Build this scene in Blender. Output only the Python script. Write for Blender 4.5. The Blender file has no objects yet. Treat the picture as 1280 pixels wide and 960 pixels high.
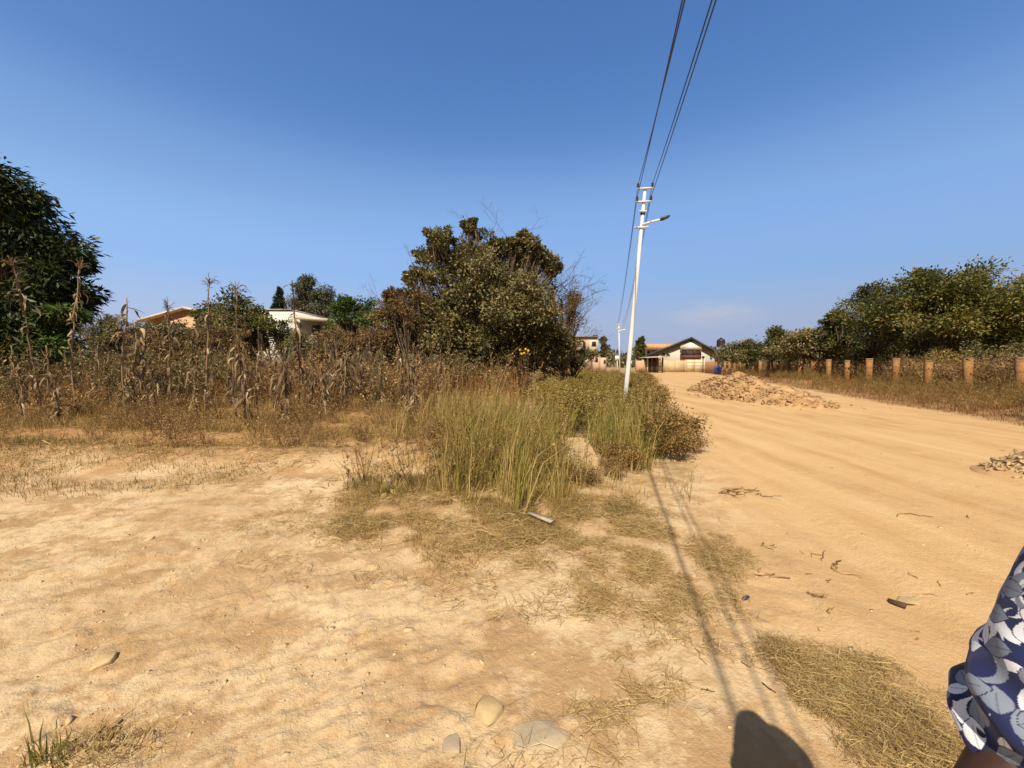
import bpy, bmesh, math, random
import numpy as np
from mathutils import Vector, Matrix

R = math.radians
rng = np.random.default_rng(7)
random.seed(7)
S = bpy.context.scene
COL = S.collection

# ------------------------------------------------------------------ camera, sky, sun
CAM_Z = 1.55
F = 485.0
PITCH = R(3.19)
cam_d = bpy.data.cameras.new("camera")
cam = bpy.data.objects.new("camera", cam_d)
COL.objects.link(cam)
cam.location = (0, 0, CAM_Z)
cam.rotation_euler = (R(90) - PITCH, 0, 0)
cam_d.sensor_width = 36
cam_d.lens = F / 1280 * 36
cam_d.clip_start = 0.05
cam_d.clip_end = 8000
S.camera = cam

SUN_EL, SUN_AZ = 50.0, 14.0          # the light travels AZ degrees right of the view
W = bpy.data.worlds.new("World")
S.world = W
W.use_nodes = True
wt = W.node_tree
bg = wt.nodes["Background"]
sky = wt.nodes.new("ShaderNodeTexSky")
sky.sky_type = 'NISHITA'
sky.sun_disc = False
sky.sun_elevation = R(SUN_EL)
sky.sun_rotation = R(180 + SUN_AZ)
sky.altitude = 0
sky.air_density = 1.0
sky.dust_density = 1.0
sky.ozone_density = 6.0
SKY_S, EXPO = 0.13, 0.34
_k = 1.0 / (SKY_S * 2 ** EXPO)
sep = wt.nodes.new("ShaderNodeSeparateColor"); cmb = wt.nodes.new("ShaderNodeCombineColor")
wt.links.new(sky.outputs[0], sep.inputs[0])
for ch, (pw, a, b) in enumerate(((1.6, 0.100, 0.070), (1.2, 0.188, 0.178), (0.95, 0.386, 0.445))):   # deep dry season blue
    p_ = wt.nodes.new("ShaderNodeMath"); p_.operation = 'MULTIPLY'; p_.inputs[1].default_value = 1.0 / (a * _k)
    q_ = wt.nodes.new("ShaderNodeMath"); q_.operation = 'POWER'; q_.inputs[1].default_value = pw
    m_ = wt.nodes.new("ShaderNodeMath"); m_.operation = 'MULTIPLY'; m_.inputs[1].default_value = b * _k
    wt.links.new(sep.outputs[ch], p_.inputs[0]); c_ = wt.nodes.new("ShaderNodeMath"); c_.operation = 'MINIMUM'; c_.inputs[1].default_value = 1.95; wt.links.new(p_.outputs[0], c_.inputs[0]); wt.links.new(c_.outputs[0], q_.inputs[0]); wt.links.new(q_.outputs[0], m_.inputs[0]); wt.links.new(m_.outputs[0], cmb.inputs[ch])
tcw = wt.nodes.new("ShaderNodeTexCoord"); sxyz = wt.nodes.new("ShaderNodeSeparateXYZ"); rmp = wt.nodes.new("ShaderNodeValToRGB")
wt.links.new(tcw.outputs["Generated"], sxyz.inputs[0]); wt.links.new(sxyz.outputs[2], rmp.inputs[0])
rmp.color_ramp.interpolation = 'EASE'
_e = rmp.color_ramp.elements
_e[0].position = 0.0; _e[0].color = (0.97, 0.97, 0.97, 1); _e[1].position = 0.50; _e[1].color = (0, 0, 0, 1)
for p_, v_ in ((0.10, 0.90), (0.22, 0.62), (0.36, 0.22)):
    e_ = _e.new(p_); e_.color = (v_, v_, v_, 1)
hzm = wt.nodes.new("ShaderNodeMix"); hzm.data_type = 'RGBA'
wt.links.new(rmp.outputs[0], hzm.inputs[0]); wt.links.new(cmb.outputs[0], hzm.inputs[6])
hcr = wt.nodes.new("ShaderNodeValToRGB"); wt.links.new(sxyz.outputs[2], hcr.inputs[0])      # dust haze: lilac grey low, pale blue above
_h = hcr.color_ramp.elements
_h[0].position = 0.0; _h[0].color = (0.40, 0.455, 0.615, 1); _h[1].position = 0.20; _h[1].color = (0.34, 0.53, 0.82, 1)
e_ = _h.new(0.09); e_.color = (0.42, 0.505, 0.69, 1)
hsc = wt.nodes.new("ShaderNodeVectorMath"); hsc.operation = 'SCALE'
lr = wt.nodes.new("ShaderNodeMath"); lr.operation = 'MULTIPLY_ADD'; lr.inputs[1].default_value = -0.13 * _k; lr.inputs[2].default_value = 1.0 * _k
wt.links.new(sxyz.outputs[0], lr.inputs[0]); wt.links.new(lr.outputs[0], hsc.inputs["Scale"])
wt.links.new(hcr.outputs[0], hsc.inputs[0]); wt.links.new(hsc.outputs[0], hzm.inputs[7])
# dim brown sky added behind the camera, out of view, to darken and warm shade
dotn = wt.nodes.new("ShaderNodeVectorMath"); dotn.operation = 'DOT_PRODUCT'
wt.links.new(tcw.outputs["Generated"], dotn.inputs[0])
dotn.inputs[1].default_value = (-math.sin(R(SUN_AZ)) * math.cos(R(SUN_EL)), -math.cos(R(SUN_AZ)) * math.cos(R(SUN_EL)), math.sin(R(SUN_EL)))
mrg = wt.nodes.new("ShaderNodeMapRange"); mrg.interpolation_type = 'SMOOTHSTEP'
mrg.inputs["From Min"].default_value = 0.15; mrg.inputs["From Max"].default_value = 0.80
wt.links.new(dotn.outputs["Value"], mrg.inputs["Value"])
fill_sky = wt.nodes.new("ShaderNodeMix"); fill_sky.data_type = 'RGBA'
wt.links.new(mrg.outputs[0], fill_sky.inputs[0]); wt.links.new(hzm.outputs[2], fill_sky.inputs[6])
fill_sky.inputs[7].default_value = (0.23 * _k, 0.185 * _k, 0.13 * _k, 1)
wt.links.new(fill_sky.outputs[2], bg.inputs[0])
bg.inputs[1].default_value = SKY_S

sun_d = bpy.data.lights.new("sun", 'SUN')
sun_d.energy = 5.0
sun_d.angle = R(0.53)
sun_d.color = (1.0, 0.88, 0.73)
sun = bpy.data.objects.new("sun", sun_d)
COL.objects.link(sun)
sun.rotation_euler = (R(90 - SUN_EL), 0, R(-SUN_AZ))
sun.location = (0, 0, 30)

S.view_settings.view_transform = 'Standard'
S.view_settings.look = 'None'
S.view_settings.gamma = 1
S.view_settings.use_curve_mapping = False
S.view_settings.exposure = EXPO

# ------------------------------------------------------------------ noise and terrain
_T = np.random.default_rng(11).random((256, 256))


def vnoise(x, y, s=0):
    x = np.asarray(x, float) + s * 17.31
    y = np.asarray(y, float) + s * 5.77
    xi = np.floor(x).astype(int); yi = np.floor(y).astype(int)
    fx = x - xi; fy = y - yi
    fx = fx * fx * (3 - 2 * fx); fy = fy * fy * (3 - 2 * fy)
    a = _T[xi & 255, yi & 255]; b = _T[(xi + 1) & 255, yi & 255]
    c = _T[xi & 255, (yi + 1) & 255]; d = _T[(xi + 1) & 255, (yi + 1) & 255]
    return (a * (1 - fx) + b * fx) * (1 - fy) + (c * (1 - fx) + d * fx) * fy


def fbm(x, y, o=4, s=0):
    t = 0; a = 1; n = 0
    for i in range(o):
        t = t + a * vnoise(x * 2 ** i, y * 2 ** i, s + i); n += a; a *= 0.5
    return t / n


def worley(x, y, s=0):
    xi = np.floor(x).astype(int); yi = np.floor(y).astype(int)
    best = np.full(np.shape(x), 9.0); hv = np.zeros(np.shape(x))
    for ax_ in (-1, 0, 1):
        for ay_ in (-1, 0, 1):
            cx, cy = xi + ax_, yi + ay_
            jx = _T[(cx + 13 * s) & 255, (cy + 7) & 255]; jy = _T[(cx + 91) & 255, (cy + 37 * s + 5) & 255]; hh_ = _T[(cx + 5) & 255, (cy + 151 + s) & 255]
            d = np.hypot(x - cx - jx, y - cy - jy); k = d < best
            best = np.where(k, d, best); hv = np.where(k, hh_, hv)
    return best, hv


def sst(a, b, x):
    t = np.clip((np.asarray(x, float) - a) / (b - a), 0, 1)
    return t * t * (3 - 2 * t)


def roadL(y): return 0.95 + 0.33 * np.asarray(y, float)
def roadR(y): return 9.3 + 0.33 * np.asarray(y, float)
def fenceX(y): return 16.78 + 0.264 * np.asarray(y, float)


def field_mask(x, y):
    x = np.asarray(x, float); y = np.asarray(y, float)
    yb = 5.15 + 0.5 * (vnoise(x * 0.7, x * 0 + 3.3) - 0.5) + 0.25 * (vnoise(x * 2.6, x * 0 + 1.3) - 0.5)
    b = sst(0, 1.0, y - yb)
    xm = 1 - sst(-0.9, 0.5, x - 0.06 * (y - 5))
    return b * xm


def H(x, y):
    x = np.asarray(x, float); y = np.asarray(y, float)
    r = np.hypot(x, y)
    far = 1 - sst(40, 120, r)
    f = field_mask(x, y)
    z = 0.05 * (fbm(x * 0.35, y * 0.35, 3) - 0.5) * far
    z = z + f * (0.20 + 0.2 * sst(6, 12, y))
    fur = np.sin(2 * np.pi * (y + 0.12 * x + 0.5 * fbm(x * 0.5, y * 0.5, 2, 4)) / 1.25)
    z = z + f * 0.055 * fur * (1 - sst(13, 18, y)) * sst(5.9, 6.6, y)
    z = z + f * 0.06 * (fbm(x * 2.2, y * 2.2, 3, 8) - 0.5) * far
    # rough worn layers, lower left
    ca, sa = math.cos(R(-33)), math.sin(R(-33))
    u = x * ca - y * sa; v = x * sa + y * ca
    rough = (1 - sst(-0.6, 0.7, x + 0.25 * (y - 2))) * (1 - sst(4.0, 5.5, y)) * sst(0.42, 0.62, fbm(x * 0.5, y * 0.5, 3, 20) + 0.12)
    lum = fbm(u * 2.2, v * 6.5, 4, 30)
    z = z + rough * 0.035 * (lum - 0.5)
    wx = 0.25 * (fbm(x * 5, y * 5, 2, 81) - 0.5)
    for sc_, am in ((8.0, 0.013), (17.0, 0.011)):
        wd, wh = worley(u * sc_ * 0.62 + wx * 3, v * sc_ * 1.25 + wx * 3, 2)
        z = z + (0.10 + 0.90 * rough) * (1 - f) * am * sst(0.35, 0.9, wh) * np.maximum(0, 1 - (wd / 0.62) ** 2) * (1 - sst(5, 8, r)) * (1 - sst(-0.3, 0.9, x - roadL(y)))
    plate = sst(0.47, 0.60, fbm(x * 1.7, y * 1.7, 5, 41))
    z = z + 0.014 * plate * (1 - f) * (1 - sst(0.0, 1.0, x - roadL(y))) * (1 - sst(6, 8, y))
    # road with shallow wheel tracks
    rd = sst(-0.3, 0.6, x - roadL(y)) * (1 - sst(-0.6, 0.2, x - roadR(y)))
    q = x - 0.17 * y - 0.016 * np.clip(y, 0, 10) ** 2 * 0.5 - 0.16 * np.maximum(0, y - 10) - 0.4 * np.sin(y * 0.16)
    tr = 0
    for c in (1.3, 2.1, 3.7, 4.1, 5.2, 6.9, 7.4):
        tr = tr - (0.6 + 0.8 * vnoise(y * 0.4, y * 0 + c * 3, 5)) * (np.exp(-((q - c + 0.5 * (vnoise(y * 0.25, y * 0 + c, 3) - .5)) / 0.15) ** 2) - 0.45 * np.exp(-((q - c - 0.26 + 0.5 * (vnoise(y * 0.25, y * 0 + c, 3) - .5)) / 0.12) ** 2))
    z = z + rd * (0.034 * tr + 0.03 * (fbm(x * 0.9, y * 0.5, 3, 12) - 0.5)) * far
    # rise under the fence
    rb = sst(0.0, 2.2, x - roadR(y)) * sst(-60, -10, y)
    z = z + rb * (0.04 + 0.16 * sst(0.6, 0.8, vnoise(x * 0.55, y * 0.55, 9))) * far
    # strip of weeds along the track
    st = sst(-1.0, 0.2, x - 0.06 * (y - 5)) * (1 - sst(-0.9, 0.1, x - roadL(y))) * sst(5, 8, y)
    z = z + st * 0.08
    z = z + 0.006 * (fbm(x * 7, y * 7, 3, 50) - 0.5) * (1 - sst(8, 14, r))
    return z


def h1(x, y): return float(H(np.array([x]), np.array([y]))[0])


def ray(px, py):
    dx, dy = px - 640.0, py - 480.0
    c, s = math.cos(PITCH), math.sin(PITCH)
    return np.array([dx, F * c - dy * s, -(dy * c + F * s)])


def gnd(px, py):
    d = ray(px, py); z = 0.0
    for _ in range(12):
        t = (z - CAM_Z) / d[2]
        x, y = d[0] * t, d[1] * t
        z = 0.5 * z + 0.5 * h1(x, y)
    return x, y, h1(x, y)


def at(px, py, Y):
    d = ray(px, py); t = Y / d[1]
    return np.array([d[0] * t, Y, CAM_Z + d[2] * t])


# ------------------------------------------------------------------ mesh builder
class MB:
    def __init__(s):
        s.V = []; s.T = []; s.Q = []; s.C = []; s.n = 0

    def add(s, V, tri=None, quad=None, tint=0.5):
        V = np.asarray(V, float).reshape(-1, 3)
        if tri is not None and len(tri): s.T.append(np.asarray(tri, int).reshape(-1, 3) + s.n)
        if quad is not None and len(quad): s.Q.append(np.asarray(quad, int).reshape(-1, 4) + s.n)
        t = np.asarray(tint, float)
        s.C.append(np.full(len(V), float(t)) if t.ndim == 0 else t)
        s.V.append(V); s.n += len(V)
        return s

    def box(s, x0, x1, y0, y1, z0, z1, tint=0.5):
        V = [(x, y, z) for x in (x0, x1) for y in (y0, y1) for z in (z0, z1)]
        Q = [(0, 1, 3, 2), (4, 6, 7, 5), (0, 4, 5, 1), (2, 3, 7, 6), (0, 2, 6, 4), (1, 5, 7, 3)]
        return s.add(V, None, Q, tint)

    def prism(s, pts, y0, y1, tint=0.5):
        """polygon (x,z) extruded along y; fan, so convex polygons only"""
        n = len(pts)
        V = [(p[0], y0, p[1]) for p in pts] + [(p[0], y1, p[1]) for p in pts]
        T = [(0, i, i + 1) for i in range(1, n - 1)] + [(n, n + i + 1, n + i) for i in range(1, n - 1)]
        Q = [(i, i + n, (i + 1) % n + n, (i + 1) % n) for i in range(n)]
        return s.add(V, T, Q, tint)

    def tube(s, P, r, sides=6, tint=0.5, cap=True):
        P = np.asarray(P, float); k = len(P)
        r = np.broadcast_to(np.asarray(r, float), (k,))
        d = np.gradient(P, axis=0); d /= np.linalg.norm(d, axis=1)[:, None] + 1e-9
        ref = np.array([0.31, 0.17, 0.93]) if abs(d[0, 2]) < 0.8 else np.array([0.9, 0.37, 0.1])
        a = np.cross(d, ref); a /= np.linalg.norm(a, axis=1)[:, None] + 1e-9
        b = np.cross(d, a)
        th = np.arange(sides) * 2 * np.pi / sides
        V = P[:, None] + r[:, None, None] * (a[:, None] * np.cos(th)[None, :, None] + b[:, None] * np.sin(th)[None, :, None])
        V = V.reshape(-1, 3)
        i = np.arange(k - 1)[:, None] * sides; j = np.arange(sides)[None]; j2 = (j + 1) % sides
        Q = np.stack([i + j, i + j2, i + sides + j2, i + sides + j], -1).reshape(-1, 4)
        T = []
        if cap:
            T = [(0, q + 1, q) for q in range(1, sides - 1)]
            o = (k - 1) * sides
            T += [(o, o + q, o + q + 1) for q in range(1, sides - 1)]
        return s.add(V, T, Q, tint)

    def arrays(s):
        V = np.concatenate(s.V) if s.V else np.zeros((0, 3))
        T = np.concatenate(s.T) if s.T else np.zeros((0, 3), int)
        Q = np.concatenate(s.Q) if s.Q else np.zeros((0, 4), int)
        C = np.concatenate(s.C) if s.C else np.zeros(0)
        return V, T, Q, C

    def mesh(s, name, mat, off=(0, 0, 0), smooth=False, attrs=None):
        V, T, Q, C = s.arrays()
        V = V - np.asarray(off, float)
        me = bpy.data.meshes.new(name)
        me.vertices.add(len(V)); me.vertices.foreach_set("co", V.astype(np.float32).ravel())
        lv = np.concatenate([T.ravel(), Q.ravel()]).astype(np.int32)
        me.loops.add(len(lv)); me.loops.foreach_set("vertex_index", lv)
        nt, nq = len(T), len(Q)
        st = np.concatenate([np.arange(nt) * 3, nt * 3 + np.arange(nq) * 4]).astype(np.int32)
        me.polygons.add(nt + nq); me.polygons.foreach_set("loop_start", st)
        if smooth: me.polygons.foreach_set("use_smooth", np.ones(nt + nq, bool))
        at_ = me.attributes.new("tint", 'FLOAT', 'POINT'); at_.data.foreach_set("value", C.astype(np.float32))
        for k, v in (attrs or {}).items():
            v = np.asarray(v, np.float32)
            if v.ndim == 1:
                a_ = me.attributes.new(k, 'FLOAT', 'POINT'); a_.data.foreach_set("value", v)
            else:
                a_ = me.attributes.new(k, 'FLOAT_COLOR', 'POINT'); a_.data.foreach_set("color", v.ravel())
        me.update(calc_edges=True)
        if mat: me.materials.append(mat)
        return me


ORG = {}


def tag(o, label, cat, group=None, kind=None):
    if label: o["label"] = label
    if cat: o["category"] = cat
    if group: o["group"] = group
    if kind: o["kind"] = kind
    return o


def thing(name, label, cat, loc, group=None, rotz=0):
    o = bpy.data.objects.new(name, None); COL.objects.link(o)
    o.location = loc; o.empty_display_size = 0.2; o.rotation_euler.z = rotz
    ORG[o] = np.asarray(loc, float)
    return tag(o, label, cat, group)


def part(name, mb, mat, parent, label=None, local=False, smooth=False, attrs=None):
    off = (0, 0, 0) if local else ORG[parent]
    o = bpy.data.objects.new(name, mb.mesh(name, mat, off, smooth, attrs)); COL.objects.link(o)
    o.parent = parent; ORG[o] = ORG.get(parent, np.zeros(3))
    if label: o["label"] = label
    return o


def single(name, mb, mat, label, cat, loc=None, group=None, kind=None, smooth=False, attrs=None):
    if loc is None:
        V = mb.arrays()[0]; loc = ((V[:, 0].min() + V[:, 0].max()) / 2, (V[:, 1].min() + V[:, 1].max()) / 2, V[:, 2].min())
    o = bpy.data.objects.new(name, mb.mesh(name, mat, loc, smooth, attrs)); COL.objects.link(o); o.location = loc
    ORG[o] = np.asarray(loc, float)
    return tag(o, label, cat, group, kind)


def stuff(name, mb, mat, label, cat, smooth=False):
    return single(name, mb, mat, label, cat, (0, 0, 0), None, 'stuff', smooth)


def copy_thing(o, loc, rotz=None, scale=None, label=None):
    c = o.copy(); COL.objects.link(c); c.location = loc
    if rotz is not None: c.rotation_euler.z = rotz
    if scale is not None: c.scale = (scale,) * 3 if np.isscalar(scale) else scale
    if label: c["label"] = label
    for ch in list(o.children):
        k = ch.copy(); COL.objects.link(k); k.parent = c
        for g in ch.children:
            m = g.copy(); COL.objects.link(m); m.parent = k
    return c


# ------------------------------------------------------------------ materials
class NT:
    def __init__(s, name):
        s.m = bpy.data.materials.new(name); s.m.use_nodes = True
        s.t = s.m.node_tree; s.p = s.t.nodes["Principled BSDF"]; s.out = s.t.nodes["Material Output"]
        s.co = None

    def n(s, ty, **kw):
        nd = s.t.nodes.new(ty)
        for k, v in kw.items(): setattr(nd, k, v)
        return nd

    def lk(s, a, b): s.t.links.new(a, b)

    def coord(s):
        if s.co is None: s.co = s.n("ShaderNodeTexCoord").outputs["Object"]
        return s.co

    def mapped(s, scale=(1, 1, 1), rot=(0, 0, 0)):
        m = s.n("ShaderNodeMapping"); m.inputs["Scale"].default_value = scale; m.inputs["Rotation"].default_value = rot
        s.lk(s.coord(), m.inputs[0]); return m.outputs[0]

    def noise(s, scale, detail=4, rough=0.55, vec=None, dist=0):
        nd = s.n("ShaderNodeTexNoise"); nd.inputs["Scale"].default_value = scale; nd.inputs["Detail"].default_value = detail
        nd.inputs["Roughness"].default_value = rough; nd.inputs["Distortion"].default_value = dist
        s.lk(vec if vec is not None else s.coord(), nd.inputs["Vector"]); return nd.outputs["Fac"]

    def ramp(s, fac, stops, interp='LINEAR'):
        r = s.n("ShaderNodeValToRGB"); r.color_ramp.interpolation = interp
        e = r.color_ramp.elements
        while len(e) < len(stops): e.new(0.5)
        for i, (p, c) in enumerate(stops):
            e[i].position = p; e[i].color = (c, c, c, 1) if np.isscalar(c) else (*c, 1)
        s.lk(fac, r.inputs[0]); return r.outputs[0]

    def mix(s, fac, a, b, mode='MIX'):
        m = s.n("ShaderNodeMix", data_type='RGBA', blend_type=mode)
        if np.isscalar(fac): m.inputs[0].default_value = fac
        else: s.lk(fac, m.inputs[0])
        for v, i in ((a, 6), (b, 7)):
            if isinstance(v, tuple): m.inputs[i].default_value = (*v, 1)
            else: s.lk(v, m.inputs[i])
        return m.outputs[2]

    def math(s, op, a, b=0.0):
        m = s.n("ShaderNodeMath", operation=op)
        for v, i in ((a, 0), (b, 1)):
            if np.isscalar(v): m.inputs[i].default_value = v
            else: s.lk(v, m.inputs[i])
        return m.outputs[0]

    def attr(s, name):
        a = s.n("ShaderNodeAttribute"); a.attribute_name = name; return a

    def base(s, c, rough=0.8, spec=0.3):
        if isinstance(c, tuple): s.p.inputs["Base Color"].default_value = (*c, 1)
        else: s.lk(c, s.p.inputs["Base Color"])
        s.p.inputs["Roughness"].default_value = rough
        s.p.inputs["Specular IOR Level"].default_value = spec
        return s

    def bump(s, h, strength=0.3, dist=0.02):
        b = s.n("ShaderNodeBump"); b.inputs["Strength"].default_value = strength; b.inputs["Distance"].default_value = dist
        s.lk(h, b.inputs["Height"]); s.lk(b.outputs[0], s.p.inputs["Normal"])


def mat_leaf(name, stops, rough=0.6, trans=0.25, spec=0.25):
    t = NT(name)
    c = t.ramp(t.attr("tint").outputs["Fac"], stops)
    t.base(c, rough, spec)
    tr = t.n("ShaderNodeBsdfTranslucent"); t.lk(c, tr.inputs[0])
    mx = t.n("ShaderNodeMixShader"); mx.inputs[0].default_value = trans
    t.lk(t.p.outputs[0], mx.inputs[1]); t.lk(tr.outputs[0], mx.inputs[2]); t.lk(mx.outputs[0], t.out.inputs[0])
    return t.m


def mat_wear(name, c, c2, scale=3.0, rough=0.8, spec=0.3, bump=0.15, bscale=30, metal=0.0):
    t = NT(name)
    f = t.ramp(t.noise(scale, 6, 0.6), [(0.35, 0.0), (0.68, 1.0)])
    t.base(t.mix(f, c, c2), rough, spec)
    t.p.inputs["Metallic"].default_value = metal
    if bump: t.bump(t.noise(bscale, 4), bump, 0.01)
    return t.m


def mat_ground():
    t = NT("dry_earth")
    n1 = t.noise(0.55, 8, 0.62)
    n2 = t.noise(2.6, 8, 0.62, dist=0.4)
    n3 = t.noise(0.9, 10, 0.66, t.mapped((1.0, 2.6, 1), (0, 0, R(-33))))
    nf = t.noise(38, 5, 0.65)
    # clay and pale crust of the open ground
    clay = t.ramp(n2, [(0.25, (0.375, 0.240, 0.118)), (0.55, (0.445, 0.298, 0.152)), (0.8, (0.49, 0.340, 0.182))])
    crust = t.ramp(nf, [(0.25, (0.56, 0.425, 0.245)), (0.75, (0.69, 0.550, 0.350))])
    m = t.math('ADD', t.math('MULTIPLY', n2, 0.55), t.math('MULTIPLY', n3, 0.5))
    cm = t.ramp(t.math('ADD', m, t.math('MULTIPLY', t.math('SUBTRACT', t.noise(13, 7, 0.7), 0.5), 0.42)), [(0.47, 0.0), (0.545, 0.7), (0.64, 1.0)])
    cm = t.math('MULTIPLY', cm, t.ramp(n1, [(0.36, 0.15), (0.56, 1.0)]))
    open_c = t.mix(cm, clay, crust)
    # dusty road: orange, streaked along its length
    nr = t.noise(0.8, 8, 0.6, t.mapped((2.4, 0.20, 1), (0, 0, R(13))))
    nr2 = t.noise(1.3, 7, 0.65)
    road = t.ramp(nr, [(0.30, (0.43, 0.265, 0.120)), (0.5, (0.535, 0.350, 0.165)), (0.7, (0.60, 0.415, 0.215))])
    road = t.mix(t.ramp(nr2, [(0.45, 0.0), (0.75, 0.6)]), road, (0.60, 0.425, 0.225))
    # field soil
    soil = t.ramp(n2, [(0.3, (0.26, 0.13, 0.055)), (0.55, (0.44, 0.24, 0.105)), (0.8, (0.55, 0.345, 0.17))])
    # litter under weeds
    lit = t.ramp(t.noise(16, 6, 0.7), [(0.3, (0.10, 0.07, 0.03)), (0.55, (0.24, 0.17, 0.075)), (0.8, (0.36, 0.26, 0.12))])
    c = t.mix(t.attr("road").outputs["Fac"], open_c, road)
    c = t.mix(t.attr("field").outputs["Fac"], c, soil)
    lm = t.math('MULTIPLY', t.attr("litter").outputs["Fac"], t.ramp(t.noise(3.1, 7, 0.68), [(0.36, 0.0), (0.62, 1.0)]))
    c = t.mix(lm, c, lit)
    # grit
    gr = t.ramp(t.noise(75, 4, 0.7), [(0.27, 0.80), (0.42, 0.98), (0.62, 1.0), (0.78, 1.10)])
    c = t.mix(1.0, c, gr, 'MULTIPLY')
    t.base(c, 0.95, 0.12)
    h = t.math('ADD', t.math('MULTIPLY', nf, 0.5), t.math('ADD', t.math('MULTIPLY', t.noise(9, 6, 0.6), 0.9), t.math('MULTIPLY', t.noise(120, 3), 0.22)))
    t.bump(h, 0.65, 0.032)
    return t.m


M = {}
M['ground'] = mat_ground()
M['hay'] = mat_leaf("hay", [(0, (0.238, 0.155, 0.055)), (0.5, (0.454, 0.320, 0.129)), (1, (0.648, 0.500, 0.239))], 0.7, 0.2)
M['lowgrass'] = mat_leaf("low_grass", [(0, (0.090, 0.081, 0.023)), (0.4, (0.216, 0.162, 0.048)), (0.75, (0.384, 0.254, 0.090)), (1, (0.564, 0.389, 0.162))], 0.7, 0.2)
M['greengrass'] = mat_leaf("tall_green_grass", [(0, (0.115, 0.131, 0.024)), (0.45, (0.230, 0.210, 0.043)), (0.75, (0.380, 0.284, 0.081)), (1, (0.575, 0.420, 0.180))], 0.6, 0.25)
M['redgrass'] = mat_leaf("tall_dry_grass", [(0, (0.131, 0.058, 0.019)), (0.45, (0.297, 0.142, 0.048)), (0.75, (0.406, 0.230, 0.084)), (1, (0.609, 0.405, 0.180))], 0.7, 0.2)
M['drystem'] = mat_leaf("dry_weed", [(0, (0.088, 0.053, 0.023)), (0.5, (0.240, 0.143, 0.055)), (1, (0.544, 0.360, 0.156))], 0.75, 0.12)
M['weed'] = mat_leaf("weed_leaf", [(0, (0.112, 0.089, 0.020)), (0.45, (0.269, 0.210, 0.050)), (0.8, (0.403, 0.304, 0.086)), (1, (0.515, 0.347, 0.126))], 0.65, 0.25)
M['weedbrown'] = mat_leaf("weed_brown_leaf", [(0, (0.085, 0.053, 0.016)), (0.5, (0.242, 0.152, 0.046)), (1, (0.436, 0.304, 0.104))], 0.65, 0.2)
M['shrub'] = mat_leaf("shrub_leaf", [(0, (0.047, 0.045, 0.017)), (0.45, (0.135, 0.129, 0.046)), (0.8, (0.257, 0.228, 0.098)), (1, (0.405, 0.295, 0.137))], 0.55, 0.22, 0.3)
M['shrubbrown'] = mat_leaf("shrub_brown_leaf", [(0, (0.072, 0.045, 0.018)), (0.5, (0.181, 0.114, 0.044)), (1, (0.301, 0.204, 0.083))], 0.6, 0.2)
M['mango'] = mat_leaf("mango_leaf", [(0, (0.014, 0.023, 0.007)), (0.5, (0.035, 0.055, 0.012)), (0.85, (0.081, 0.104, 0.022)), (1, (0.176, 0.169, 0.036))], 0.5, 0.15, 0.25)
M['green'] = mat_leaf("green_leaf", [(0, (0.041, 0.053, 0.013)), (0.5, (0.115, 0.125, 0.026)), (0.85, (0.216, 0.200, 0.046)), (1, (0.338, 0.250, 0.077))], 0.55, 0.25)
M['bright'] = mat_leaf("bright_green_leaf", [(0, (0.036, 0.063, 0.013)), (0.5, (0.078, 0.132, 0.024)), (1, (0.144, 0.190, 0.044))], 0.55, 0.25)
M['conifer'] = mat_leaf("conifer_leaf", [(0, (0.02, 0.035, 0.02)), (0.6, (0.045, 0.07, 0.04)), (1, (0.08, 0.10, 0.055))], 0.6, 0.15)
M['gum'] = mat_leaf("gum_leaf", [(0, (0.048, 0.063, 0.035)), (0.6, (0.114, 0.127, 0.072)), (1, (0.204, 0.190, 0.110))], 0.5, 0.25)
M['bark'] = mat_wear("bark", (0.085, 0.06, 0.04), (0.19, 0.145, 0.10), 9, 0.9, 0.15, 0.5, 40)
M['twig'] = mat_wear("twig", (0.10, 0.065, 0.04), (0.22, 0.15, 0.09), 12, 0.9, 0.15, 0.3, 60)
M['stalk'] = mat_leaf("maize_stalk", [(0, (0.075, 0.05, 0.03)), (0.5, (0.22, 0.15, 0.085)), (1, (0.44, 0.34, 0.21))], 0.75, 0.0)
M['husk'] = mat_leaf("maize_leaf", [(0, (0.075, 0.05, 0.026)), (0.5, (0.22, 0.15, 0.075)), (0.85, (0.40, 0.30, 0.17)), (1, (0.58, 0.47, 0.30))], 0.7, 0.2)

# ------------------------------------------------------------------ ground and road (one relief, split at the road edge)
az = np.concatenate([np.linspace(-76, 76, 700), np.linspace(76, 284, 74)[1:-1]])
az = np.radians(az)
rr = [0.3]
while rr[-1] < 42: rr.append(rr[-1] * 1.0078)
while rr[-1] < 3500: rr.append(rr[-1] * 1.07)
rr = np.array(rr)
A, RR = np.meshgrid(az, rr)
gx, gy = (np.sin(A) * RR).ravel(), (np.cos(A) * RR).ravel()
gz = H(gx, gy)
na, nr = len(az), len(rr)
i = np.arange(nr - 1)[:, None] * na; j = np.arange(na)[None]; j2 = (j + 1) % na
Qg = np.stack([i + j, i + na + j, i + na + j2, i + j2], -1).reshape(-1, 4)
Vg = np.stack([gx, gy, gz], -1)
cen = np.array([[0, 0, h1(0, 0)]])
wob = 0.5 * (fbm(gx * 0.9, gy * 0.9, 4, 60) - 0.5) * 2
a_road = sst(-0.8, 0.9, gx - roadL(gy) + 0.9 * wob) * (1 - sst(-0.3, 0.7, gx - roadR(gy) + wob)) * (0.35 + 0.65 * sst(-2, 3.5, gy))
a_field = field_mask(gx, gy) * (0.55 + 0.45 * sst(5.9, 7.5, gy + wob))
a_fence = sst(-0.2, 0.6, gx - roadR(gy) + 0.8 * wob)
a_field = np.maximum(a_field, 0.75 * a_fence)
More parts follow.
